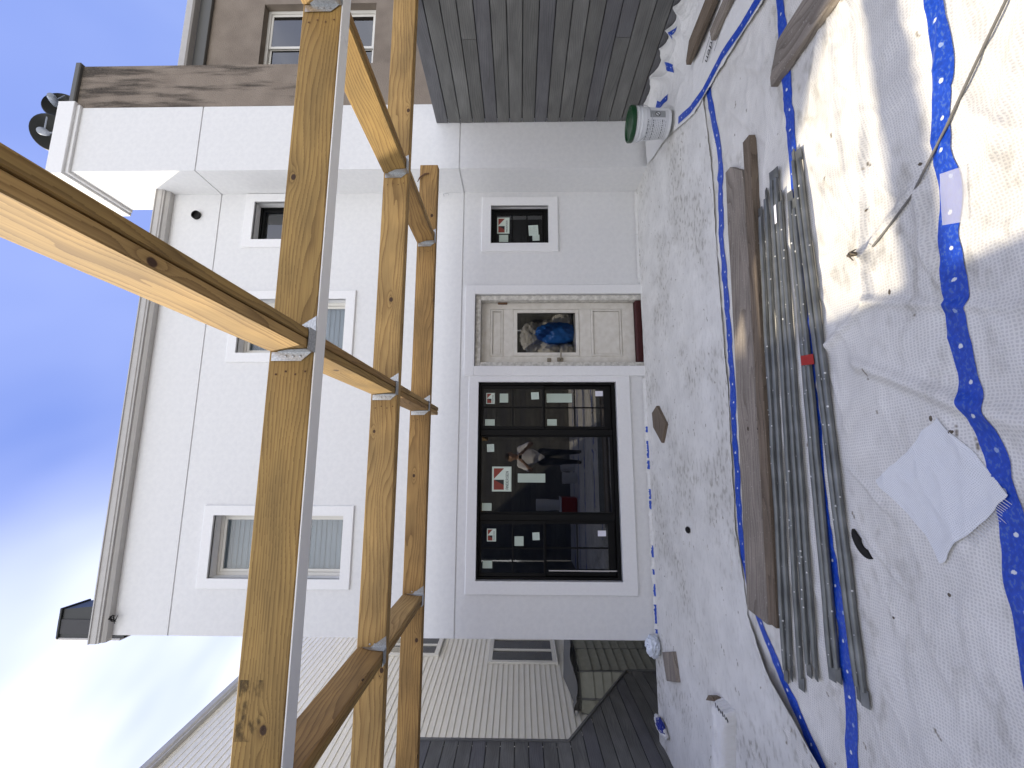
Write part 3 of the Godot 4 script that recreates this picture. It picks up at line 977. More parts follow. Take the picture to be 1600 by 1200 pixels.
func make_siding_house():
	var dir := Vector3(0.093, 0, -1).normalized()
	var nor := Vector3(-dir.z, 0, dir.x)
	var h := thing("siding_house", "pale clapboard house with a long wall running back beyond the grey stair fence", "house", SID_A)
	h.transform.basis = Basis(dir, Vector3.UP, nor)       # x runs back along the wall, z faces our side
	var rise := 0.1016
	var holes := [[2.07, 2.96, 0.84, 2.09], [2.30, 3.05, 3.25, 4.42]]
	# clapboards: one wedge section, stretched to the length of each run
	var prof := [Vector2(0.0, 0.0), Vector2(0.016, 0.0), Vector2(0.018, 0.004), Vector2(0.003, rise + 0.012), Vector2(0.0, rise + 0.012)]
	var b := MB.new()
	for k in prof.size():
		var p: Vector2 = prof[k]
		var q: Vector2 = prof[(k + 1) % prof.size()]
		b.quad(Vector3(0, p.y, p.x), Vector3(1, p.y, p.x), Vector3(1, q.y, q.x), Vector3(0, q.y, q.x))
	for e in [0.0, 1.0]:
		var pts := []
		for p in prof:
			pts.append(Vector3(e, p.y, p.x))
		b.face(pts, Vector3.BACK, Vector3.UP)
	var clap := b.mesh()
	var count := 0
	var y := -0.9
	while y < 6.55:
		var runs := [[-11.0, 16.0]]
		for o in holes:
			if y + rise > o[2] - 0.04 and y < o[3] + 0.04:
				runs = [[-11.0, o[0] - 0.05], [o[1] + 0.05, 16.0]]
		if runs.size() == 1:
			var cut: float = [1.3, 4.6, 0.2, 3.2, 2.1][count % 5]
			runs = [[-11.0, cut - 0.0015], [cut + 0.0015, 16.0]]
		for r in runs:
			part(h, "clapboard", clap, M.siding, Vector3(r[0], y, 0.0), Basis.from_scale(Vector3(r[1] - r[0], 1, 1)))
		y += rise
		count += 1
	part(h, "wall", one_box(Vector3(2.5, 1.85, -0.1), Vector3(27, 9.9, 0.196)), M.siding)
	for o in holes:
		var w := part(h, "window", ring([o[0] - 0.05, o[1] + 0.05, o[2] - 0.045, o[3] + 0.05], [o[0] + 0.02, o[1] - 0.02, o[2] + 0.02, o[3] - 0.02], 0.0, 0.045, 0.006), M.vinyl)
		var mid: float = (o[0] + o[1]) / 2
		part(w, "mullion", one_box(Vector3(mid, (o[2] + o[3]) / 2, 0.02), Vector3(0.05, o[3] - o[2] - 0.042, 0.035), 0.004), M.vinyl)
		for s in [-1.0, 1.0]:
			part(w, "pane", one_box(Vector3(mid + s * (o[1] - o[0]) / 4, (o[2] + o[3]) / 2, 0.012), Vector3((o[1] - o[0]) / 2 - 0.07, o[3] - o[2] - 0.045, 0.004)), M.glass)
		part(w, "blind", one_box(Vector3(mid, (o[2] + o[3]) / 2, 0.002), Vector3(o[1] - o[0] - 0.03, o[3] - o[2] - 0.03, 0.002)), M.grey_siding)
		part(w, "sill", one_box(Vector3(mid, o[2] - 0.065, 0.035), Vector3(o[1] - o[0] + 0.16, 0.036, 0.075), 0.006), M.vinyl)
	var gb := MB.new()
	gb.cbox(Vector3(2.5, 6.66, 0.065), Vector3(27, 0.12, 0.10), 0.02)
	part(h, "gutter", gb.mesh(), M.gutter)
	part(h, "soffit", one_box(Vector3(2.5, 6.585, 0.04), Vector3(27, 0.03, 0.10)), M.gutter)
	var rb := MB.new()
	rb.quad(Vector3(-11, 6.72, 0.10), Vector3(16, 6.72, 0.10), Vector3(16, 9.0, -5.0), Vector3(-11, 9.0, -5.0))
	rb.quad(Vector3(-11, 9.0, -5.0), Vector3(16, 9.0, -5.0), Vector3(16, 6.7, -10.0), Vector3(-11, 6.7, -10.0))
	part(h, "roof", rb.mesh(), M.shingle)

	# faceted grey bay at the foot of that wall
	var g := thing("grey_bay", "low faceted grey clapboard bay with a wavy capping board behind the stair fence", "bay", SID_A)
	g.transform.basis = h.transform.basis
	var plan := [Vector2(0.584, 0.02), Vector2(0.50, 0.30), Vector2(0.74, 0.60), Vector2(1.40, 0.62), Vector2(2.1, 0.60), Vector2(2.9, 0.50)]
	for k in plan.size() - 1:
		var a: Vector2 = plan[k]
		var c: Vector2 = plan[k + 1]
		var len := a.distance_to(c)
		var ang := atan2(c.y - a.y, c.x - a.x)
		var yy := -2.0
		var bs := Basis(Vector3.UP, -ang)
		var bb := MB.new()
		for q in 5:
			var p: Vector2 = prof[q] * 1.5
			var r: Vector2 = prof[(q + 1) % 5] * 1.5
			bb.quad(Vector3(0.012, p.y, p.x), Vector3(len - 0.012, p.y, p.x), Vector3(len - 0.012, r.y, r.x), Vector3(0.012, r.y, r.x))
		var bm := bb.mesh()
		while yy < 0.42:
			part(g, "clapboard", bm, M.grey_siding, Vector3(a.x, yy, a.y), bs)
			yy += rise * 1.5
		part(g, "corner_board", one_box(Vector3(0, -0.75, 0), Vector3(0.03, 2.5, 0.03), 0.003), M.grey_trim, Vector3(a.x, 0, a.y), bs)
		part(g, "backing", one_box(Vector3(len / 2, -0.75, -0.02), Vector3(len, 2.5, 0.03)), M.grey_siding, Vector3(a.x, 0, a.y), bs)
	var tb := MB.new()
	var path := []
	for k in plan.size() - 1:
		for q in 6:
			var t := q / 6.0
			var p: Vector2 = plan[k].lerp(plan[k + 1], t)
			path.append(Vector3(p.x, 0.60 + 0.035 * sin(path.size() * 0.55), p.y))
	for k in path.size() - 1:
		var p0: Vector3 = path[k]
		var p1: Vector3 = path[k + 1]
		var out := (p1 - p0).cross(Vector3.UP).normalized() * -0.05
		var lo := Vector3(0, -0.12, 0)
		tb.quad(p0 + out + lo, p1 + out + lo, p1 + out, p0 + out)
		tb.quad(p0 + out, p1 + out, p1 - out, p0 - out)
		tb.quad(p1 + lo, p0 + lo, p0 + lo + out, p1 + lo + out)
	part(g, "capping", tb.mesh(), M.grey_trim)
	var roof_b := MB.new()
	for k in plan.size() - 1:
		roof_b.tri(Vector3(plan[k].x, 0.55, plan[k].y), Vector3(plan[k + 1].x, 0.55, plan[k + 1].y), Vector3(1.6, 0.7, 0.0))
	part(g, "roof", roof_b.mesh(), M.grey_trim)

# ---------------------------------------------------------------- fences of grey boards
func sloped_board(z0: float, z1: float, y0: float, y1: float, e0: float, e1: float, thick: float, off: float) -> ArrayMesh:
	# a board along z; its far (negative) end is cut from e0 at the bottom to e1 at the top
	var b := MB.new()
	var t := thick / 2
	var f := Vector2(off, off * 0.31)
	for s in [-1.0, 1.0]:
		var p := [Vector3(s * t, y0, e0), Vector3(s * t, y0, z1), Vector3(s * t, y1, z1), Vector3(s * t, y1, e1)]
		if s > 0:
			p.reverse()
		b.face(p, Vector3.BACK, Vector3.UP, f)
	b.face([Vector3(-t, y1, e1), Vector3(-t, y1, z1), Vector3(t, y1, z1), Vector3(t, y1, e1)], Vector3.BACK, Vector3.RIGHT, f)
	b.face([Vector3(t, y0, e0), Vector3(t, y0, z1), Vector3(-t, y0, z1), Vector3(-t, y0, e0)], Vector3.BACK, Vector3.RIGHT, f)
	b.face([Vector3(-t, y0, e0), Vector3(-t, y1, e1), Vector3(t, y1, e1), Vector3(t, y0, e0)], Vector3.UP, Vector3.RIGHT, f)
	b.face([Vector3(t, y0, z1), Vector3(t, y1, z1), Vector3(-t, y1, z1), Vector3(-t, y0, z1)], Vector3.UP, Vector3.RIGHT, f)
	return b.mesh()

func make_fences():
	var pitch := 0.1485
	var gap := 0.009
	# right: from the pier towards us
	var f := thing("board_fence", "tall grey composite board fence running out from the white pier", "fence", Vector3(3.995, 0, 0))
	for k in 17:
		var y0 := 0.005 + k * pitch
		var cuts := [0.487, 1.55 if k in [3, 13] else 3.9 + 0.37 * (k % 4), 5.6 + 0.3 * (k % 3), 8.0]
		for q in 3:
			if cuts[q + 1] - cuts[q] < 0.1:
				continue
			part(f, "board", one_box(Vector3(0, 0, 0), Vector3(0.025, pitch - gap, cuts[q + 1] - cuts[q] - 0.003), 0.0025, 2, Vector2(k * 0.731 + q * 0.4, k * 0.217)), M.comp[(k * 7 + q * 3) % 4], Vector3(0.0004 * ((k * 5) % 7), y0 + pitch / 2, (cuts[q] + cuts[q + 1]) / 2))
	part(f, "backing", one_box(Vector3(0.045, 1.26, 4.25), Vector3(0.02, 2.5, 7.5)), M.dark_grey)
	for z in [2.2, 4.1, 6.0, 7.9]:
		part(f, "post", one_box(Vector3(0.105, 1.2, z), Vector3(0.09, 2.5, 0.09), 0.005, 1), M.comp[1])
	# left: tall part to the house line, then the cut for the stairs
	var l := thing("stair_fence", "tall grey board fence cut away on a slant where the stairs go down", "fence", Vector3(-3.0, 0, 0))
	for k in range(-4, 18):
		var y0 := -0.055 + k * pitch
		var y1 := y0 + pitch - gap
		var far := func(y: float) -> float:
			if y > 0.985: return -0.04
			return maxf(-0.04 - (0.985 - y) * 1.61, -1.62)
		var cut: float = [1.2, 2.6, 0.7, 1.9, 3.1][(k + 5) % 5]
		part(l, "board", sloped_board(0, cut - 0.0015, y0, y1, far.call(y0), far.call(y1), 0.025, k * 0.61), M.comp[(k * 5 + 23) % 4])
		if y1 > -0.1:
			part(l, "board", sloped_board(0, 8.0, y0, y1, cut + 0.0015, cut + 0.0015, 0.025, k * 0.83), M.comp[(k * 3 + 22) % 4])
	var back := MB.new()
	back.face([Vector3(-0.03, -0.6, -0.03), Vector3(-0.03, -0.6, 8.0), Vector3(-0.03, 2.5, 8.0), Vector3(-0.03, 2.5, -0.03)], Vector3.BACK, Vector3.UP)
	back.face([Vector3(-0.03, -0.6, -1.6), Vector3(-0.03, -0.6, -0.03), Vector3(-0.03, 0.95, -0.03), Vector3(-0.03, 0.0, -1.58)], Vector3.BACK, Vector3.UP)
	part(l, "backing", back.mesh(), M.dark_grey)
	var tb := MB.new()
	tb.cbox(Vector3(0, 1.80, -0.055), Vector3(0.06, 1.62, 0.028), 0.003, 1)
	tb.cbox(Vector3(0, -0.28, -1.635), Vector3(0.06, 0.56, 0.028), 0.003, 1)
	var dl := Vector2(1.58, 0.985)
	tb.cbox(Vector3(0, 0.502, -0.845), Vector3(0.06, 0.028, dl.length()), 0.003, 2, Vector2.ZERO, Basis(Vector3.RIGHT, -atan2(dl.y, dl.x)))
	part(l, "edge_trim", tb.mesh(), M.comp[1])
	for z in [0.05, 2.0, 4.0, 6.0, 7.9]:
		part(l, "post", one_box(Vector3(-0.08, 1.0, z), Vector3(0.09, 2.9, 0.09), 0.005, 1), M.comp[1])
	# behind the photographer, mirrored in the windows
	var r := thing("rear_fence", "grey board fence across the open end of the terrace", "fence", Vector3(0.5, 0, 8.08))
	for k in 19:
		for q in 2:
			part(r, "board", one_box(Vector3.ZERO, Vector3(3.47, pitch - gap, 0.025), 0.0025, 0, Vector2(k * 0.43, k * 0.29 + q)), M.comp[(k * 3 + q) % 4], Vector3(-1.74 + q * 3.475, 0.005 + k * pitch + pitch / 2, 0))
	part(r, "backing", one_box(Vector3(0, 1.41, 0.03), Vector3(6.9, 2.8, 0.02)), M.dark_grey)  # sheet added to block the light lines between the boards
	for x in [-3.4, 0.0, 3.4]:
		part(r, "post", one_box(Vector3(x, 1.25, 0.09), Vector3(0.09, 2.5, 0.09), 0.005, 1), M.comp[1])

# ---------------------------------------------------------------- timber frame overhead
const BEAM_Y := 2.37
const BEAM_H := 0.184
const PLY := 0.038

func ply_part(parent: Node, called: String, c: Vector3, s: Vector3, lng: int, k: int):
	part(parent, called, one_box(Vector3.ZERO, s, 0.004, lng, Vector2(k * 0.377, k * 0.173)), M.pine[k % 3], c)

func make_frame():
	var p := thing("timber_frame", "overhead frame of doubled pine beams and joists joined with metal hangers", "pergola", Vector3.ZERO)
	var yc := BEAM_Y + BEAM_H / 2
	var beams := [[3.372, -2.98, 3.98], [2.122, -2.98, 3.98], [1.03, -2.98, 3.0]]
	for i in 3:
		var b: Array = beams[i]
		for s in [-1.0, 1.0]:
			ply_part(p, "beam_ply", Vector3((b[1] + b[2]) / 2, yc + (0.002 if s > 0 else 0.0), b[0] + s * (PLY / 2 + 0.0008)), Vector3(b[2] - b[1], BEAM_H, PLY), 0, i * 2 + (1 if s > 0 else 4))
	# dark stain on the face of the first beam
	var sa := on_z(340, 1062, 3.4112)
	var sc := on_z(412, 1160, 3.4112)
	sa.y = minf(sa.y, BEAM_Y + BEAM_H - 0.004)
	sc.y = maxf(sc.y, BEAM_Y + 0.02)
	var sm := MB.new()
	sm.quad(Vector3(sc.x, sc.y, 3.4112), Vector3(sa.x, sc.y, 3.4112), Vector3(sa.x, sa.y - 0.004, 3.4112), Vector3(sc.x, sa.y - 0.004, 3.4112), Vector2(0.3, 1), Vector2(0.9, 1), Vector2(0.9, 0), Vector2(0.3, 0))
	part(p, "stain", sm.mesh(), M.stain)
	# pale strip fixed under the first beam, in two lengths
	for q in [[-2.9, 1.98], [1.983, 3.95]]:
		part(p, "metal_strip", one_box(Vector3((q[0] + q[1]) / 2, BEAM_Y - 0.004, 3.372), Vector3(q[1] - q[0], 0.006, 0.082), 0.001), M.strip)
	var zs := [[0.63, 0.988], [1.072, 2.080], [2.164, 3.330], [3.414, 6.6]]
	var xs := [-1.238, 0.468, 2.168]
	for j in 3:
		for i in 4:
			if i == 0 and j != 1:
				continue
			for s in [-1.0, 1.0]:
				ply_part(p, "joist_ply", Vector3(xs[j] + s * (PLY / 2 + 0.0018), yc + (0.003 if s < 0 else 0.0), (zs[i][0] + zs[i][1]) / 2), Vector3(PLY, BEAM_H, zs[i][1] - zs[i][0]), 2, j * 3 + i * 2 + (1 if s > 0 else 0))
	for j in 3:
		for i in range(1, 4):
			hanger(p, xs[j], zs[i][0])
			for q in 4:
				var nb := MB.new()
				nb.lathe([Vector2(0.0045, 0.0), Vector2(0.004, 0.001), Vector2(0.0, 0.0015)], 7)
				part(p, "nail_head", nb.mesh(), M.rust, Vector3(xs[j] - 0.125 - 0.012 * ((q * 3) % 2), BEAM_Y + 0.03 + q * 0.04, zs[i][0]), Basis(Vector3.RIGHT, PI / 2))
	# a scrap of twisted wire near the free end of the third beam
	var wb := MB.new()
	wb.tube([Vector3(2.90, 2.46, 1.07), Vector3(2.885, 2.50, 1.085), Vector3(2.84, 2.55, 1.09), Vector3(2.80, 2.575, 1.075)], [0.006, 0.009, 0.007, 0.003], 6)
	part(p, "wire_twist", wb.mesh(), M.rust)

func hanger(p: Node, x: float, z: float):
	var b := MB.new()
	var w := 0.0425
	var t := 0.002
	for s in [-1.0, 1.0]:
		# cheek against the joist, cut to a taper at its top, and flange on the beam face
		var xo: float = x + s * (w + t)
		var y0 := BEAM_Y - 0.004
		var pts := [Vector3(xo, y0, z), Vector3(xo, y0, z + 0.06), Vector3(xo, y0 + 0.09, z + 0.045), Vector3(xo, y0 + 0.15, z + 0.012), Vector3(xo, y0 + 0.15, z)]
		for q in range(1, 4):
			b.tri(pts[0], pts[q], pts[q + 1])
		var fx: float = x + s * (w + t + 0.021)
		var zf := z + 0.003
		var yb: float = y0 + (0.012 if s < 0 else 0.0)
		var fp := [Vector3(fx - 0.021, yb, zf), Vector3(fx + 0.021, yb + 0.02, zf), Vector3(fx + 0.021, yb + 0.145, zf), Vector3(fx - 0.021, yb + 0.16, zf)]
		if s < 0:
			fp = [Vector3(fx - 0.016, yb + 0.04, zf), Vector3(fx + 0.021, yb, zf), Vector3(fx + 0.021, yb + 0.165, zf), Vector3(fx - 0.016, yb + 0.165, zf)]
		else:
			fp = [Vector3(fx - 0.021, yb, zf), Vector3(fx + 0.045, yb + 0.003, zf), Vector3(fx + 0.02, yb + 0.04, zf), Vector3(fx - 0.021, yb + 0.10, zf)]
		b.quad(fp[0], fp[1], fp[2], fp[3])
		for q in 3:
			b.lathe([Vector2(0.006, 0.0), Vector2(0.0055, 0.003), Vector2(0.0, 0.0045)], 8, Vector3(fx - 0.004 * s, yb + 0.045 + q * 0.03, zf), Basis(Vector3.RIGHT, PI / 2))
	b.cbox(Vector3(x, BEAM_Y - 0.0035, z + 0.03), Vector3(w * 2 + 0.006, 0.003, 0.06))
	part(p, "joist_hanger", b.mesh(), M.galv)

func make_roof_gear():
	for q in [[Vector3(4.12, 7.19, 0.20), 0.225, -0.5, "dark dish aerial with a pale receiver on the pier coping, the larger one"], [Vector3(4.44, 7.11, 0.22), 0.20, 0.1, "dark dish aerial standing on the soot streaked coping"]]:
		var t := thing("satellite_dish", q[3], "satellite dish", q[0], "dish aerials on the pier")
		var r: float = q[1]
		var b := MB.new()
		var prof := []
		for k in 11:
			var a := k / 10.0
			prof.append(Vector2(r * a, r * 0.42 * a * a))
		for k in 11:
			var a := 1.0 - k / 10.0
			prof.append(Vector2((r - 0.008) * a, r * 0.42 * a * a + 0.012))
		var up := Vector3(q[2], -0.42, 0.9).normalized()
		var sx := Vector3.UP.cross(up).normalized()
		var bs := Basis(sx, up, sx.cross(up))
		b.lathe(prof, 30, Vector3(0, 0.36, 0), bs)
		part(t, "reflector", b.mesh(), M.dish)
		var m := MB.new()
		m.tube([Vector3(0, 0, -0.03), Vector3(0, 0.36, -0.03)], [0.024, 0.024], 10)
		part(t, "mast", m.mesh(), M.dish)
		var c0 := Vector3(0, 0.36, 0)
		var tip := c0 + up * r * 0.75 - bs.z * 0.05
		var am := MB.new()
		am.tube([c0 + bs * Vector3(0, 0.02, r * 0.9), tip], [0.012, 0.010], 8)
		am.tube([c0 + bs * Vector3(r * 0.8, 0.10, 0), tip], [0.008, 0.008], 8)
		part(t, "arm", am.mesh(), M.dishwhite)
		var lb := MB.new()
		lb.lathe([Vector2(0.0, -0.07), Vector2(0.035, -0.065), Vector2(0.046, 0.0), Vector2(0.046, 0.06), Vector2(0.035, 0.09), Vector2(0.0, 0.095)], 18, tip, bs)
		part(t, "receiver", lb.mesh(), M.dishwhite)
	# vent housing at the corner of the roof
	var v := thing("roof_vent", "dark metal vent housing on the roof corner above the gutter", "vent", Vector3(-1.97, 6.165, -0.42))
	var b := MB.new()
	b.face([Vector3(-0.14, 0, 0.12), Vector3(0.24, 0, 0.12), Vector3(0.17, 0.77, 0.12), Vector3(-0.14, 0.77, 0.12)], Vector3.RIGHT, Vector3.UP)
	b.face([Vector3(0.24, 0, -0.2), Vector3(-0.14, 0, -0.2), Vector3(-0.14, 0.77, -0.2), Vector3(0.17, 0.77, -0.2)], Vector3.RIGHT, Vector3.UP)
	b.quad(Vector3(0.24, 0, 0.12), Vector3(0.24, 0, -0.2), Vector3(0.17, 0.77, -0.2), Vector3(0.17, 0.77, 0.12))
	b.quad(Vector3(-0.14, 0, -0.2), Vector3(-0.14, 0, 0.12), Vector3(-0.14, 0.77, 0.12), Vector3(-0.14, 0.77, -0.2))
	part(v, "housing", b.mesh(), M.dish)
	part(v, "cap", one_box(Vector3(0.015, 0.785, -0.04), Vector3(0.34, 0.03, 0.36), 0.006), M.dish)
	part(v, "louvre", one_box(Vector3(-0.02, 0.5, 0.123), Vector3(0.16, 0.62, 0.01), 0.002), M.dark_grey)
	part(v, "flashing", one_box(Vector3(-0.155, 0.42, -0.04), Vector3(0.025, 0.77, 0.34), 0.003), M.gutter)

# ---------------------------------------------------------------- sheeting on the terrace
var nA: FastNoiseLite
var nB: FastNoiseLite
var nC: FastNoiseLite
# folds: from x, z to x, z, height, half width
const FOLDS := [
	[0.42, 3.22, 0.19, 3.64, 0.022, 0.030], [0.19, 3.64, 0.05, 3.95, 0.022, 0.04],
	[0.66, 3.34, 0.53, 3.66, 0.011, 0.018], [0.53, 3.66, 0.42, 3.95, 0.009, 0.018],
	[0.66, 3.33, 0.53, 3.03, 0.016, 0.020], [0.53, 3.03, 0.72, 2.95, 0.010, 0.02],
	[2.4, 3.46, 1.4, 3.42, 0.008, 0.010], [1.4, 3.42, 0.90, 3.335, 0.016, 0.016],
	[2.4, 3.34, 1.5, 3.28, 0.007, 0.012], [1.5, 3.28, 1.15, 3.30, 0.008, 0.012],
	[1.02, 3.61, 0.88, 3.34, 0.012, 0.016], [1.0, 3.62, 0.72, 3.62, 0.014, 0.022], [0.72, 3.62, 0.55, 3.68, 0.010, 0.02],
	[0.88, 3.34, 0.66, 3.33, 0.020, 0.022], [-0.05, 3.10, -0.22, 3.30, 0.008, 0.012], [0.12, 3.12, 0.40, 3.05, 0.006, 0.010],
	[1.3, 3.75, 2.0, 3.95, 0.010, 0.02], [0.9, 3.85, 1.5, 4.1, 0.010, 0.02], [-0.5, 3.3, -0.3, 3.12, 0.006, 0.012],
	[1.75, 3.12, 2.15, 3.28, 0.007, 0.02], [1.45, 3.1, 1.1, 3.2, 0.006, 0.014], [2.5, 2.35, 1.9, 2.75, 0.008, 0.025], [2.7, 2.5, 2.2, 2.95, 0.009, 0.03],
]

func fold_height(x: float, z: float) -> float:
	var h := 0.0
	for f in FOLDS:
		var dx: float = f[2] - f[0]
		var dz: float = f[3] - f[1]
		var t := clampf(((x - f[0]) * dx + (z - f[1]) * dz) / (dx * dx + dz * dz), -0.15, 1.15)
		var ex: float = x - f[0] - dx * t
		var ez: float = z - f[1] - dz * t
		var d2: float = (ex * ex + ez * ez) / (f[5] * f[5])
		if d2 < 9.0:
			h += 1.5 * f[4] * exp(-d2) * (1.0 - smoothstep(0.9, 1.15, absf(t - 0.5) + 0.5))
	return h

func near_height(x: float, z: float) -> float:
	var r := 1.0 - absf(nB.get_noise_2d(x * 1.5 + z * 0.6, z * 2.6))
	var h := 0.010 + 0.003 * nA.get_noise_2d(x * 1.3, z * 1.3) + 0.007 * maxf(0.0, r - 0.72) / 0.28
	var cr := 1.0 - absf(nC.get_noise_2d(x * 1.1 + z * 2.6 + 40.0, z * 1.7 - x * 0.9))
	h += 0.006 * pow(cr, 9.0)
	h += 0.0007 * nC.get_noise_2d(x * 9.0 + z * 3.0, z * 9.0)
	if z > 2.9:
		h += fold_height(x, z)
	elif x > 1.8:
		h += fold_height(x, z)
	return h

func far_edge(x: float) -> float:
	var pts := [[-3.1, 5.4], [-2.0, 3.62], [-1.48, 2.74], [-1.235, 2.30], [-1.02, 2.06], [-0.70, 2.03], [-0.50, 1.985], [0.0, 2.01], [0.52, 2.035], [1.4, 2.03], [2.2, 2.06], [3.0, 2.0], [4.1, 1.95]]
	for k in pts.size() - 1:
		if x <= pts[k + 1][0]:
			return lerpf(pts[k][1], pts[k + 1][1], clampf((x - pts[k][0]) / (pts[k + 1][0] - pts[k][0]), 0, 1)) + 0.012 * nA.get_noise_1d(x * 9.0)
	return 1.95

func far_height(x: float, z: float, e: float) -> float:
	var h := 0.020 + 0.003 * nA.get_noise_2d(x * 1.7 + 20, z * 1.7) + 0.0025 * nC.get_noise_2d(x * 5.0, z * 10.0)
	var q := e - z
	if x < -0.95:
		h += 0.05 * exp(-q * q / 0.012) * smoothstep(-0.95, -1.3, x)
	elif q < 0.08:
		h += 0.006 * (1.0 - q / 0.08)
	if z < 0.05:
		h += 0.012 * smoothstep(0.05, -0.02, z)
	return h

func top_height(x: float, z: float) -> float:
	var e := far_edge(x)
	return far_height(x, z, e) if z < e else near_height(x, z)

func band(parent: Node, pts: Array, width: float, lift: float, label := ""):
	# blue ribbon that lies on the sheet along the given points (x, z)
	var cv := Curve2D.new()
	for k in pts.size():
		var a: Vector2 = pts[maxi(k - 1, 0)]
		var c: Vector2 = pts[mini(k + 1, pts.size() - 1)]
		var t := (c - a) / 6.0
		cv.add_point(pts[k], -t, t)
	cv.bake_interval = 0.012
	var bp := cv.get_baked_points()
	var P := PackedVector3Array()
	var T := PackedVector2Array()
	var w := 6
	var along := 0.0
	for k in bp.size():
		var d := (bp[mini(k + 1, bp.size() - 1)] - bp[maxi(k - 1, 0)]).normalized()
		var s := Vector2(-d.y, d.x)
		if k > 0:
			along += bp[k].distance_to(bp[k - 1])
		var ww := width * (1.0 + 0.09 * nA.get_noise_1d(along * 3.0 + pts[0].y * 7.0))
		for i in w:
			var o := s * (i / float(w - 1) - 0.5) * ww * -1.0
			var q := bp[k] + o + s * 0.008 * nB.get_noise_1d(along * 4.0)
			P.append(Vector3(q.x, near_height(q.x, q.y) + lift, q.y))
			T.append(Vector2(along / 0.48, i / float(w - 1)))
	var b := MB.new()
	b.grid(w, bp.size(), P, T, T)
	var o := part(parent, "blue_band", b.mesh(), M.band)
	return o

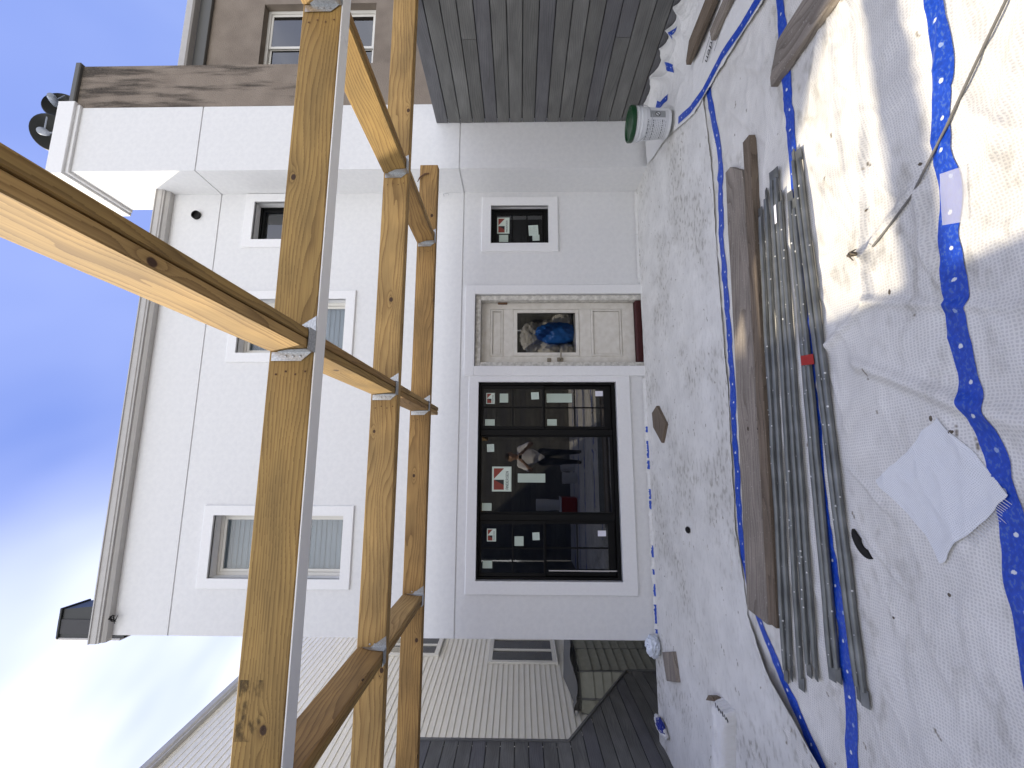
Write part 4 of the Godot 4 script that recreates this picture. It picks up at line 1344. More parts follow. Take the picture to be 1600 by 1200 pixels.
func make_sheets():
	nA = noise(101, 1.0, 3)
	nB = noise(103, 1.0, 2)
	nC = noise(107, 1.0, 3)
	# near sheet: woven scrim with blue bands
	var t2 := thing("scrim_sheet", "white woven scrim sheeting with blue eyelet bands covering the near terrace", "sheeting")
	var st := 0.012
	var w := int(6.94 / st)
	var h := int(2.5 / st)
	var P := PackedVector3Array()
	var U := PackedVector2Array()
	var V := PackedVector2Array()
	for j in h:
		for i in w:
			var x := -2.97 + i * st
			var z := 1.86 + j * st
			P.append(Vector3(x, near_height(x, z), z))
			U.append(Vector2(x + 0.04 * nA.get_noise_2d(x, z), z + 0.05 * nA.get_noise_2d(x * 1.3 + 8, z)))
			V.append(Vector2(x / 8.0 + 0.4, z / 8.0))
	var b := MB.new()
	b.grid(w, h, P, U, V)
	part(t2, "sheet", b.mesh(), M.scrim)
	var w2 := 88
	var h2 := 46
	P.clear(); U.clear(); V.clear()
	for j in h2:
		for i in w2:
			var x := -2.97 + i * 6.93 / (w2 - 1)
			var z := 4.342 + j * 3.70 / (h2 - 1)
			P.append(Vector3(x, near_height(x, z) * (1.0 if j > 0 else 1.0), z))
			U.append(Vector2(x, z))
			V.append(Vector2(x / 8.0 + 0.4, z / 8.0))
	b = MB.new()
	b.grid(w2, h2, P, U, V)
	part(t2, "sheet", b.mesh(), M.scrim)
	band(t2, [Vector2(3.3, 2.06), Vector2(2.89, 2.09), Vector2(2.237, 2.18), Vector2(1.813, 2.12), Vector2(1.07, 2.10), Vector2(0.51, 2.09), Vector2(0.065, 2.055), Vector2(-0.578, 2.04), Vector2(-0.9, 2.13), Vector2(-1.12, 2.285), Vector2(-1.32, 2.47), Vector2(-1.6, 2.75)], 0.075, 0.003)
	band(t2, [Vector2(3.4, 3.03), Vector2(2.609, 3.008), Vector2(2.0, 2.985), Vector2(1.65, 2.962), Vector2(1.06, 2.95), Vector2(0.745, 2.93), Vector2(0.374, 2.915), Vector2(-0.11, 2.905), Vector2(-0.503, 2.91), Vector2(-0.72, 2.94), Vector2(-1.1, 2.93), Vector2(-1.38, 2.905), Vector2(-1.9, 2.9)], 0.07, 0.003)
	band(t2, [Vector2(2.2, 3.84), Vector2(1.632, 3.80), Vector2(1.373, 3.79), Vector2(1.164, 3.738), Vector2(0.916, 3.736), Vector2(0.743, 3.70), Vector2(0.552, 3.705), Vector2(0.48, 3.68), Vector2(0.244, 3.695), Vector2(0.032, 3.725), Vector2(-0.163, 3.74), Vector2(-0.442, 3.728), Vector2(-1.0, 3.74)], 0.072, 0.003)
	for z in [5.0, 6.0, 7.0]:
		band(t2, [Vector2(-2.9, z), Vector2(-1.0, z + 0.05), Vector2(1.0, z), Vector2(3.8, z + 0.03)], 0.07, 0.004)

	# far sheet along the house
	var t1 := thing("dust_sheet", "grimy white plastic sheet along the foot of the house", "sheeting")
	w = 440
	h = 120
	P.clear(); U.clear(); V.clear()
	for j in h:
		for i in w:
			var x := lerpf(-2.98, 3.40, i / float(w - 1))
			var e := minf(far_edge(x), 4.4)
			var z := lerpf(0.012 if x > HX0 and x < HX1 else -0.065, e, j / float(h - 1))
			P.append(Vector3(x, far_height(x, z, far_edge(x)), z))
			U.append(Vector2(x, z))
			V.append(Vector2(x / 8.0 + 0.5, z / 8.0 + 0.1))
	b = MB.new()
	b.grid(w, h, P, U, V)
	part(t1, "sheet", b.mesh(), M.sheet)
	# torn upstand of the sheet against the wall, with a blue printed film behind it
	var ub := MB.new()
	var fb := MB.new()
	var x := HX0 + 0.01
	while x < HX1 - 0.02:
		var h0 := 0.055 + 0.02 * nC.get_noise_1d(x * 30.0)
		var x1 := x + 0.014
		var h1 := 0.055 + 0.02 * nC.get_noise_1d(x1 * 30.0)
		if x < 0.92 or x > 2.13:
			var k0 := 0.006 + 0.005 * nB.get_noise_1d(x * 25.0)
			var k1 := 0.006 + 0.005 * nB.get_noise_1d(x1 * 25.0)
			ub.quad(Vector3(x, 0.015, 0.02 + k0), Vector3(x1, 0.015, 0.02 + k1), Vector3(x1, h1, 0.004 + k1), Vector3(x, h0, 0.004 + k0))
			if x < 0.35 and nA.get_noise_1d(x * 5.0) > -0.02:
				fb.quad(Vector3(x, h0 * 0.35, 0.021 + k0), Vector3(x1, h1 * 0.35, 0.021 + k1), Vector3(x1, h1 * 0.8, 0.0125 + k1), Vector3(x, h0 * 0.8, 0.0125 + k0))
		x = x1
	part(t1, "torn_edge", ub.mesh(), M.cloth).set_meta("kind", "stuff")
	part(t1, "blue_film", fb.mesh(), M.band).set_meta("kind", "stuff")

	# heap of sheeting against the right fence
	var t3 := thing("crumpled_sheet", "crumpled white sheeting with a blue band heaped along the right fence", "sheeting")
	var edge := [[0.55, 3.36], [0.69, 3.31], [1.19, 3.19], [1.845, 2.888], [2.32, 2.84], [2.9, 2.75], [3.6, 2.72], [4.6, 2.7]]
	w = 130
	h = 330
	P.clear(); U.clear(); V.clear()
	var ex := func(z: float) -> float:
		for k in edge.size() - 1:
			if z <= edge[k + 1][0]:
				return lerpf(edge[k][1], edge[k + 1][1], clampf((z - edge[k][0]) / (edge[k + 1][0] - edge[k][0]), 0, 1)) + 0.012 * nA.get_noise_1d(z * 7.0)
		return 2.7
	var hh := func(x: float, z: float) -> float:
		var e: float = ex.call(z)
		var t := clampf((x - e) / 0.35, 0.0, 1.0)
		var near := smoothstep(3.25, 3.9, x)
		var r1 := 1.0 - absf(nB.get_noise_2d(x * 1.7 + z * 1.1, z * 1.5))
		var r2 := 1.0 - absf(nB.get_noise_2d(x * 4.6 - z * 3.0, z * 4.0 + 7.0))
		var c := 0.036 + 0.02 * t * r1 * r1 + near * (0.03 + 0.06 * r1 * r1 + 0.010 * r2 * r2) * smoothstep(0.6, 0.9, z) + 0.004 * nC.get_noise_2d(x * 12.0, z * 12.0) * t
		return c
	for j in h:
		for i in w:
			var z := lerpf(0.56, 4.5, j / float(h - 1))
			var xx := lerpf(ex.call(z), 3.965, i / float(w - 1))
			P.append(Vector3(xx, hh.call(xx, z), z))
			U.append(Vector2(xx, z))
			V.append(Vector2(xx / 8.0, z / 8.0))
	b = MB.new()
	b.grid(w, h, P, U, V)
	part(t3, "sheet", b.mesh(), M.cloth)
	# blue band along its hem, and scraps of band that show in the crumples
	var bands := [[Vector2(2.83, 3.4), Vector2(2.80, 2.87), Vector2(2.835, 2.64), Vector2(2.90, 2.377), Vector2(2.91, 2.04), Vector2(2.97, 1.80), Vector2(3.1, 1.52)], [Vector2(3.50, 1.36), Vector2(3.55, 1.20), Vector2(3.66, 1.10)], [Vector2(3.56, 1.62), Vector2(3.72, 1.50)], [Vector2(3.80, 1.78), Vector2(3.86, 1.66)], [Vector2(3.60, 2.35), Vector2(3.66, 2.18)]]
	for pts in bands:
		var PP := PackedVector3Array()
		var TT := PackedVector2Array()
		var along := 0.0
		var n := 0
		for k in pts.size() - 1:
			var a: Vector2 = pts[k]
			var c: Vector2 = pts[k + 1]
			var m := maxi(2, int(a.distance_to(c) / 0.012))
			for q in m:
				var o := a.lerp(c, q / float(m))
				var s := (c - a).normalized().orthogonal()
				along += a.distance_to(c) / m
				for i in 6:
					var g := o + s * (i / 5.0 - 0.5) * -0.062
					PP.append(Vector3(g.x, hh.call(g.x, g.y) + 0.004, g.y))
					TT.append(Vector2(along / 0.48, i / 5.0))
				n += 1
		b = MB.new()
		b.grid(6, n, PP, TT, TT)
		part(t3, "blue_band", b.mesh(), M.band)
	# stencilled print on that sheet
	var font := SystemFont.new()
	font.font_names = PackedStringArray(["Droid Sans"])
	for q in [["FL", on_y(1113, 47, 0.06), 0.055, -2.25], ["Baden", on_y(1109, 70, 0.06), 0.06, -2.15]]:
		var tm := TextMesh.new()
		tm.text = q[0]
		tm.font = font
		tm.font_size = 32
		tm.pixel_size = q[2] / 24.0
		tm.depth = 0.001
		var at: Vector3 = q[1]
		at.y = hh.call(at.x, at.z) + 0.012
		part(t3, "print", tm, M.ink, at, Basis(Vector3.UP, PI * 0.5 + 0.5) * Basis(Vector3.RIGHT, -PI / 2))
	for k in 3:
		var at := on_y(1100 + k * 9, 78 - k * 6, 0.06)
		at.y = hh.call(at.x, at.z) + 0.009
		part(t3, "print_rule", one_box(Vector3.ZERO, Vector3(0.004, 0.0008, 0.17 - 0.03 * k)), M.ink, at, Basis(Vector3.UP, 0.45))

# ---------------------------------------------------------------- things lying about
func prism(poly: Array, y0: float, y1: float, bev := 0.006) -> ArrayMesh:
	# upright prism over points (x, z); top edge chamfered
	var pl := PackedVector2Array()
	for p in poly:
		pl.append(p)
	if Geometry2D.is_polygon_clockwise(pl):
		pl.reverse()
	var ins := Geometry2D.offset_polygon(pl, -bev)
	var top: PackedVector2Array = ins[0] if ins.size() > 0 and ins[0].size() == pl.size() else pl
	if Geometry2D.is_polygon_clockwise(top):
		top.reverse()
	# line the inset ring up with the outline
	var best := 0
	for k in top.size():
		if top[k].distance_to(pl[0]) < top[best].distance_to(pl[0]):
			best = k
	var b := MB.new()
	var n := pl.size()
	for k in n:
		var q := (k + 1) % n
		var a := pl[k]
		var c := pl[q]
		var ta := top[(best + k) % n]
		var tc := top[(best + q) % n]
		var l := a.distance_to(c)
		b.quad(Vector3(c.x, y0, c.y), Vector3(a.x, y0, a.y), Vector3(a.x, y1 - bev, a.y), Vector3(c.x, y1 - bev, c.y), Vector2(0, y0), Vector2(l, y0), Vector2(l, y1), Vector2(0, y1))
		b.quad(Vector3(c.x, y1 - bev, c.y), Vector3(a.x, y1 - bev, a.y), Vector3(ta.x, y1, ta.y), Vector3(tc.x, y1, tc.y))
	var t := Geometry2D.triangulate_polygon(top)
	for k in range(0, t.size(), 3):
		var p0 := top[t[k]]
		var p1 := top[t[k + 1]]
		var p2 := top[t[k + 2]]
		if (p1 - p0).cross(p2 - p0) > 0:
			var s := p1
			p1 = p2
			p2 = s
		b.tri(Vector3(p0.x, y1, p0.y), Vector3(p1.x, y1, p1.y), Vector3(p2.x, y1, p2.y), p0, p1, p2)
	return b.mesh()

func px_poly(pts: Array, y: float) -> Array:
	var r := []
	for p in pts:
		var q := on_y(p[0], p[1], y)
		r.append(Vector2(q.x, q.z))
	return r

func plank(called: String, label: String, a: Vector2, c: Vector2, wid: float, thick: float, y: float, m: Material, cut := 0.0, k := 0, y2 := -1.0) -> Node3D:
	# a sawn board between two points (x, z); "cut" clips the corner of its first end
	var d := c - a
	var t := thing("plank", label, "plank", Vector3((a.x + c.x) / 2, y, (a.y + c.y) / 2), "weathered planks")
	t.rotation.y = -d.angle()
	var l := d.length() / 2
	var w := wid / 2
	var b := MB.new()
	var n := 26
	var nz := noise(300 + k, 1.0, 2)
	var P := []
	for i in n + 1:
		var u := lerpf(-l, l, i / float(n))
		var wl := -w + 0.0025 * nz.get_noise_1d(u * 4.0)
		var wr := w + 0.0025 * nz.get_noise_1d(u * 4.0 + 50.0)
		if cut > 0.0 and u + l < cut:
			wl += (cut - (u + l)) * wid * 0.7 / cut
		var dy := 0.003 * nz.get_noise_1d(u * 1.1 + 20.0)
		if y2 >= 0.0:
			dy += (y2 - y) * i / n
		P.append([u, wl, wr, dy])
	var off := Vector2(k * 0.37, k * 0.11)
	var bv := 0.004
	for i in n:
		var p: Array = P[i]
		var q: Array = P[i + 1]
		var f := func(s: Array, z: float, yy: float) -> Vector3: return Vector3(s[0], yy + s[3], z)
		var T := func(s: Array, v: float) -> Vector2: return Vector2(s[0], v) + off
		b.quad(f.call(p, p[2] - bv, thick), f.call(q, q[2] - bv, thick), f.call(q, q[1] + bv, thick), f.call(p, p[1] + bv, thick), T.call(p, p[2]), T.call(q, q[2]), T.call(q, q[1]), T.call(p, p[1]))
		b.quad(f.call(p, p[2], 0), f.call(q, q[2], 0), f.call(q, q[2], thick - bv), f.call(p, p[2], thick - bv), T.call(p, w + 0.1), T.call(q, w + 0.1), T.call(q, w + 0.1 + thick), T.call(p, w + 0.1 + thick))
		b.quad(f.call(p, p[2], thick - bv), f.call(q, q[2], thick - bv), f.call(q, q[2] - bv, thick), f.call(p, p[2] - bv, thick), T.call(p, w), T.call(q, w), T.call(q, w), T.call(p, w))
		b.quad(f.call(q, q[1], 0), f.call(p, p[1], 0), f.call(p, p[1], thick - bv), f.call(q, q[1], thick - bv), T.call(q, 0.3), T.call(p, 0.3), T.call(p, 0.3 + thick), T.call(q, 0.3 + thick))
		b.quad(f.call(q, q[1], thick - bv), f.call(p, p[1], thick - bv), f.call(p, p[1] + bv, thick), f.call(q, q[1] + bv, thick), T.call(q, 0), T.call(p, 0), T.call(p, 0), T.call(q, 0))
	for e in [0, n]:
		var p: Array = P[e]
		var y3: float = p[3]
		var c4 := [Vector3(p[0], y3, p[1]), Vector3(p[0], y3, p[2]), Vector3(p[0], thick + y3, p[2]), Vector3(p[0], thick + y3, p[1])]
		if e == n:
			c4.reverse()
		b.quad(c4[0], c4[1], c4[2], c4[3], Vector2(0, 0), Vector2(0, wid), Vector2(thick, wid), Vector2(thick, 0))
	part(t, "board", b.mesh(), m)
	return t

func make_planks():
	plank("plank", "wide weathered plank with plaster specks lying beside the steel tubes", Vector2(1.99, 2.432), Vector2(-0.965, 2.245), 0.235, 0.04, 0.017, M.plank[0], 0.13, 1)
	plank("plank", "narrow dark plank pressed against the wide plank beside the tubes", Vector2(2.03, 2.612), Vector2(-0.955, 2.415), 0.082, 0.044, 0.017, M.plank[1], 0.0, 2)
	plank("plank", "grey plank with a ragged brown edge pointing out of the lit sheeting", Vector2(2.235, 2.915), Vector2(2.16, 5.2), 0.215, 0.04, 0.019, M.plank[0], 0.05, 3)
	plank("plank", "dark plank lying on the crumpled sheet by the right fence", Vector2(3.335, 1.95), Vector2(3.42, 4.2), 0.15, 0.04, 0.075, M.plank[1], 0.04, 4)
	plank("plank", "short grey plank end beside the stencilled print on the crumpled sheet", Vector2(3.13, 2.33), Vector2(3.18, 4.0), 0.10, 0.035, 0.05, M.plank[0], 0.0, 5)
	var o := thing("wood_offcut", "splintered five-sided wood offcut lying at the foot of the big window", "offcut")
	part(o, "block", prism(px_poly([[1019, 645], [1026, 634], [1040, 663], [1034, 692], [1021, 668]], 0.05), 0.02, 0.055, 0.004), M.plank[1])
	var k := thing("wood_block", "small wet-topped wood block lying by the white house corner", "block")
	part(k, "block", prism(px_poly([[1035, 1019], [1050, 1018], [1057, 1066], [1042, 1064]], 0.06), 0.02, 0.065, 0.005), M.plank[0])

func make_tubes():
	# [far end pixel, near end pixel], image-right order
	var lines := [
		[[1187, 325], [1228, 1065]], [[1196, 296], [1236, 1062]], [[1205, 268], [1252, 1078]], [[1211, 263], [1264, 1057]], [[1219, 300], [1275, 1062]],
		[[1233, 300], [1300, 1063]], [[1240, 310], [1310, 1066]], [[1238, 236], [1342, 1095]], [[1246, 234], [1352, 1105]]]
	var labs := ["steel brace tube lying right against the narrow dark plank", "steel brace tube lying second from the narrow dark plank", "steel brace tube lying third from the narrow dark plank", "steel brace tube fourth from the narrow dark plank, with a paper label", "steel brace tube lying fifth from the narrow dark plank", "steel brace tube under the red tape, between the bundle and its twin", "steel brace tube under the red tape, beside the second blue band", "steel brace tube beyond the second blue band, touching the band", "steel brace tube beyond the second blue band, outermost of all"]
	var last := ""
	for i in lines.size():
		if labs[i] != "":
			last = labs[i]
		var a := on_y(lines[i][0][0], lines[i][0][1], 0.034)
		var c := on_y(lines[i][1][0], lines[i][1][1], 0.034)
		a.y = 0.034
		c.y = 0.034
		var d := c - a
		var len := d.length()
		var t := thing("brace_tube", last, "steel tube", (a + c) / 2, "steel brace tubes lying on the sheeting")
		t.rotation.y = -Vector2(d.x, d.z).angle()
		var b := MB.new()
		var path := []
		var rad := []
		var n := 24
		var nz := noise(400 + i, 1.0, 2)
		for k in n + 1:
			var u := lerpf(-len / 2 + 0.06, len / 2 - 0.06, k / float(n))
			path.append(Vector3(u, 0.002 * nz.get_noise_1d(u * 2.0), 0.005 * nz.get_noise_1d(u * 1.3 + 30)))
			rad.append(0.0150 if k > 0 and k < n else 0.012)
		b.tube(path, rad, 14)
		part(t, "tube", b.mesh(), M.tube)
		for s in [-1.0, 1.0]:
			var e := MB.new()
			var bs := Basis(Vector3.RIGHT, PI / 2 + [0.0, 0.3, -0.2][i % 3])
			var m2 := MB.new()
			ring_into(m2, [-0.036, 0.036, -0.019, 0.019], [0.012 if s > 0 else -0.024, 0.024 if s > 0 else -0.012, -0.006, 0.006], -0.003, 0.003, 0.002)
			m2.quad(Vector3(-0.036, 0.019, -0.003), Vector3(0.036, 0.019, -0.003), Vector3(0.036, -0.019, -0.003), Vector3(-0.036, -0.019, -0.003))
			part(t, "flattened_end", m2.mesh(), M.tube, Vector3(s * (len / 2 - 0.034), -0.004, 0), bs)
		var sp := MB.new()
		rng.seed = 900 + i
		for k in 16:
			var u := rng.randf_range(-len / 2 + 0.1, len / 2 - 0.1)
			var an := rng.randf_range(0.3, PI - 0.3)
			var o := Vector3(0, sin(an), cos(an))
			var sz := rng.randf_range(0.002, 0.006)
			sp.lathe([Vector2(sz, 0.0), Vector2(sz * 0.8, 0.0015), Vector2(0.0, 0.0022)], 6, Vector3(u, 0, 0) + o * 0.0147, Basis(Vector3.RIGHT, o, Vector3.RIGHT.cross(o)))
		part(t, "plaster_spatter", sp.mesh(), M.plaster).set_meta("kind", "stuff")
		if i == 3:
			part(t, "paper_label", one_box(Vector3(-len / 2 + 0.28, 0.0155, 0.0), Vector3(0.11, 0.001, 0.02)), M.whitepaper)
	var r := thing("red_tape", "scrap of red tape stuck across the tubes", "tape")
	var q := px_poly([[1251, 556], [1270, 553], [1272, 569], [1252, 571]], 0.055)
	part(r, "strip", prism(q, 0.0535, 0.0555, 0.0004), M.red)

func make_bucket():
	var at := on_y(1043, 194, 0.075)
	var t := thing("plaster_pail", "white plastic pail with a green lid and printed label standing by the pier", "bucket", at)
	var b := MB.new()
	b.lathe([Vector2(0.0, 0.0), Vector2(0.125, 0.0), Vector2(0.130, 0.006), Vector2(0.146, 0.27), Vector2(0.154, 0.272), Vector2(0.154, 0.282), Vector2(0.147, 0.285), Vector2(0.148, 0.305), Vector2(0.157, 0.307), Vector2(0.157, 0.319), Vector2(0.149, 0.322), Vector2(0.150, 0.345)], 40)
	part(t, "body", b.mesh(), M.pail)
	b = MB.new()
	b.lathe([Vector2(0.158, 0.335), Vector2(0.162, 0.34), Vector2(0.162, 0.372), Vector2(0.156, 0.380), Vector2(0.143, 0.380), Vector2(0.138, 0.367), Vector2(0.03, 0.366), Vector2(0.0, 0.368)], 40)
	part(t, "lid", b.mesh(), M.lid)
	b = MB.new()
	var path := []
	var rad := []
	for k in 15:
		var a := PI * k / 14.0 + 0.4
		path.append(Vector3(0.160 * cos(a), 0.295 - 0.10 * sin(PI * k / 14.0), 0.160 * sin(a)))
		rad.append(0.0025)
	b.tube(path, rad, 6)
	part(t, "bail", b.mesh(), M.galv)
	# printed label wrapped on the side
	var im := Image.create(256, 160, false, Image.FORMAT_RGB8)
	im.fill(Color(0.80, 0.81, 0.82))
	var r2 := RandomNumberGenerator.new()
	r2.seed = 5
	for i in 11:
		var x := 8
		var big := i in [0, 3, 8]
		while x < 168:
			var l := r2.randi_range(5, 22)
			im.fill_rect(Rect2i(x, 8 + i * 13, mini(l, 170 - x), 6 if big else 3), Color(0.30, 0.32, 0.34) if big else Color(0.52, 0.54, 0.56))
			x += l + 5
	im.fill_rect(Rect2i(186, 24, 56, 112), Color(0.56, 0.57, 0.58))
	for y in range(56, 104):
		for x in range(192, 236):
			var d := Vector2(x - 214, y - 80).length()
			if d < 20 and d > 16 or (d < 16 and absf((x - 214) + (y - 80)) < 5):
				im.set_pixel(x, y, Color(0.12, 0.12, 0.13))
			elif d < 16:
				im.set_pixel(x, y, Color(0.75, 0.76, 0.77))
	var lm := mat(Color(1, 1, 1), 0.5)
	lm.albedo_texture = ImageTexture.create_from_image(im)
	b = MB.new()
	var seg := 26
	for k in seg:
		for e in 1:
			var a0 := lerpf(-0.2, 2.1, k / float(seg))
			var a1 := lerpf(-0.2, 2.1, (k + 1) / float(seg))
			var f := func(a: float, y: float) -> Vector3:
				var r := lerpf(0.130, 0.146, y / 0.27) + 0.0006
				return Vector3(sin(-1.75 + a) * r, y, cos(-1.75 + a) * r)
			b.quad(f.call(a0, 0.03), f.call(a1, 0.03), f.call(a1, 0.24), f.call(a0, 0.24), Vector2(k / float(seg), 1), Vector2((k + 1) / float(seg), 1), Vector2((k + 1) / float(seg), 0), Vector2(k / float(seg), 0))
	part(t, "label", b.mesh(), lm)

func lump(c: Vector3, r: Vector3, seed_: int, rough: float, floor_y: float) -> ArrayMesh:
	# crumpled bag: a ball pushed about by noise, flattened where it rests
	var nz := noise(seed_, 1.0, 3)
	var P := PackedVector3Array()
	var T := PackedVector2Array()
	for j in 29:
		for i in 41:
			var th := PI * j / 28.0
			var ph := TAU * i / 40.0
			var d := Vector3(sin(th) * cos(ph), cos(th), sin(th) * sin(ph))
			var k := 1.0 + rough * (1.0 - 2.0 * absf(nz.get_noise_3d(d.x * 1.5, d.y * 1.5, d.z * 1.5))) * 0.6 + rough * 0.35 * nz.get_noise_3d(d.x * 4.0, d.y * 4.0, d.z * 4.0)
			var p := c + d * r * k
			p.y = maxf(p.y, floor_y)
			P.append(p)
			T.append(Vector2(i / 40.0, j / 28.0))
	var b := MB.new()
	b.grid(41, 29, P, T, T)
	return b.mesh()

func make_bits():
	var g := thing("plastic_bag", "crumpled clear-white plastic bag at the foot of the house's left corner", "bag", Vector3(-2.0, 0.03, 0.06))
	part(g, "film", lump(Vector3(0, 0.055, 0), Vector3(0.09, 0.07, 0.07), 5, 0.5, 0.0), M.bag)
	var f := thing("folded_scrap", "folded scrap of sheeting with a blue stripe by the stair fence", "scrap", on_y(1036, 1135, 0.03))
	part(f, "cloth", lump(Vector3(0, 0.02, 0), Vector3(0.05, 0.035, 0.16), 12, 0.5, 0.0), M.cloth)
	part(f, "stripe", lump(Vector3(0.014, 0.026, 0.02), Vector3(0.046, 0.034, 0.11), 13, 0.45, 0.004), mat(Color(0.07, 0.16, 0.55), 0.5))
	# wrapped board on the left
	var w := thing("wrapped_board", "board wrapped in white sheeting with black print, near the stair fence", "wrapped board")
	var w0 := on_y(1121, 1098, 0.1)
	var w1 := on_y(1122, 1300, 0.1)
	var wd := (w1 - w0).normalized()
	var ws := wd.cross(Vector3.UP)
	var WP := PackedVector3Array()
	var WT := PackedVector2Array()
	for j in 90:
		for i in 34:
			var u := lerpf(-1.0, 1.0, i / 33.0)
			var t := j / 89.0
			var e := smoothstep(0.0, 0.045, t + 0.02 * nA.get_noise_1d(u * 3.0)) * (1.0 - 0.25 * nB.get_noise_2d(u * 1.2, t * 3.0) * (1.0 - absf(u)))
			var hgt := 0.098 * pow(maxf(0.0, 1.0 - pow(absf(u), 5.0)), 0.5) * e
			var p := w0.lerp(w1, t) + ws * (u * 0.098 + 0.006 * nA.get_noise_2d(t * 6.0, u)) + wd * 0.02 * u
			p.y = 0.018 + hgt + 0.005 * nC.get_noise_2d(u * 2.0, t * 9.0)
			WP.append(p)
			WT.append(Vector2(u * 0.1, t * 1.4))
	var wm := MB.new()
	wm.grid(34, 90, WP, WT, WT)
	part(w, "wrapping", wm.mesh(), M.cloth)
	var tip := px_poly([[1106, 1094], [1110, 1086], [1116, 1089], [1119, 1096]], 0.07)
	part(w, "board_end", prism(tip, 0.022, 0.09, 0.004), M.plank[1])
	for k in 6:
		var p := on_y(1118 + k * 3.6, 1100 + k * 4.6, 0.1205)
		part(w, "print", one_box(Vector3.ZERO, Vector3(0.030, 0.0012, 0.012 + 0.006 * (k % 2)), 0.0), M.ink, p + Vector3(-0.006, 0.001, 0.004), Basis(Vector3.UP, 0.75 + 0.3 * (k % 3 - 1)))
	# broken black ring
	var c := on_y(1357, 848, 0.0)
	var poly := []
	for k in 13:
		var a := lerpf(0.15, PI - 0.15, k / 12.0)
		poly.append(Vector2(cos(a) * 0.072, sin(a) * 0.046))
	for k in 7:
		var a := lerpf(PI - 0.5, 0.5, k / 6.0)
		poly.append(Vector2(cos(a) * 0.030 + 0.004, sin(a) * 0.020 - 0.004))
	var r := thing("broken_ring", "broken half of a black rubber ring on the scrim", "ring", Vector3(c.x, near_height(c.x, c.z) + 0.002, c.z))
	r.rotation.y = -2.45
	part(r, "ring_half", prism(poly, 0.0, 0.012, 0.003), M.rubber)
	var s := thing("dark_chip", "small dark chip lying on the grimy sheet below the big window", "chip", on_y(1076, 828, 0.022))
	part(s, "chip", lump(Vector3(0, 0.008, 0), Vector3(0.022, 0.012, 0.032), 31, 0.6, 0.0), M.rubber)
	# crumbs of mud and plaster
	var lb := ["flake of dried mud on the scrim", "flake of dried mud on the grimy sheet"]
	rng.seed = 77
	for k in 18:
		var p := Vector2.ZERO
		if k < 8:
			p = Vector2(rng.randf_range(-1.2, 1.3), rng.randf_range(3.05, 3.8))
		else:
			p = Vector2(rng.randf_range(-1.9, 2.8), rng.randf_range(0.2, 1.85))
		var y := top_height(p.x, p.y)
		var m := thing("mud_flake", lb[0 if k < 8 else 1], "mud flake", Vector3(p.x, y - 0.001, p.y), "mud flakes on the scrim" if k < 8 else "mud flakes on the grimy sheet", rng.randf() * TAU)
		part(m, "flake", lump(Vector3.ZERO, Vector3(rng.randf_range(0.003, 0.010), 0.0025, rng.randf_range(0.002, 0.005)), 500 + k, 0.9, -0.002), M.mud)
	# cord that ties the sheeting down
	var cp := []
	var cr := []
	var kx := [[1640, -150], [1572, 0], [1525, 98], [1480, 195], [1425, 305], [1390, 352], [1358, 392]]
	for k in kx.size() - 1:
		for q in 6:
			var t := q / 6.0
			var p := on_y(lerpf(kx[k][0], kx[k + 1][0], t), lerpf(kx[k][1], kx[k + 1][1], t), lerpf(0.024, 0.022, (k + t) / 6.0))
			cp.append(p)
			cr.append(0.0045)
	var cb := MB.new()
	cb.tube(cp, cr, 8)
	var rope := thing("tie_cord", "grey cord pulled tight across the scrim to the knotted tuft", "cord")
	part(rope, "cord", cb.mesh(), M.rope)
	var kb := MB.new()
	for k in 7:
		var a := k * 0.9
		var o := Vector3(cos(a) * 0.018, 0.008 + 0.006 * (k % 3), sin(a) * 0.02)
		kb.tube([Vector3.ZERO, o * 0.6 + Vector3(0, 0.016, 0), o + Vector3(0.01 * sin(a * 3), -0.008, 0)], [0.009, 0.006, 0.002], 6)
	var kc := on_y(1350, 397, 0.02)
	part(rope, "knot", kb.mesh(), M.mud, Vector3(kc.x, near_height(kc.x, kc.z) + 0.004, kc.z))
	# loose square of net with a frayed edge
	var np := []
	for q in [[1462, 652], [1578, 768], [1470, 882], [1368, 748]]:
		np.append(on_y(q[0], q[1], 0.02))
	var n := thing("net_patch", "loose square of white plaster netting with a frayed edge on the scrim", "netting")
	var N := 40
	var P := PackedVector3Array()
	var T := PackedVector2Array()
	for j in N:
		for i in N:
			var u := i / float(N - 1)
			var v := j / float(N - 1)
			var p: Vector3 = np[0].lerp(np[1], u).lerp(np[3].lerp(np[2], u), v)
			var e := minf(minf(u, 1 - u), minf(v, 1 - v))
			p += Vector3(nA.get_noise_2d(u * 1.2, v * 1.2), 0, nA.get_noise_2d(u * 1.2 + 9, v * 1.2)) * 0.028
			p.y = near_height(p.x, p.z) + 0.003 + 0.008 * smoothstep(0.16, 0.02, 1 - u) + 0.003 * (nB.get_noise_2d(u * 3, v * 5) + 0.6) * smoothstep(0.0, 0.08, e)
			P.append(p)
			T.append(Vector2(u * 0.42, v * 0.40))
	var nb := MB.new()
	nb.grid(N, N, P, T, T)
	part(n, "net", nb.mesh(), M.net)
	var fr := MB.new()
	for k in 22:
		var i := int(lerpf(2, N * 0.55, k / 21.0))
		var p := P[i * N + N - 1]
		var d: Vector3 = (np[1] - np[0]).normalized()
		fr.tube([p, p + d * 0.02 + Vector3(0, -0.008, 0), p + d * (0.03 + 0.008 * (k % 3)) + Vector3(0.002 * (k % 4), -0.012, 0)], [0.0014, 0.0012, 0.0006], 4)
	part(n, "frayed_threads", fr.mesh(), M.net)
	# strip of sheer net over the third band
	var vp := px_poly([[1468, 272], [1508, 258], [1512, 345], [1472, 352]], 0.02)
	var vb := MB.new()
	var VP := PackedVector3Array()
	var VT := PackedVector2Array()
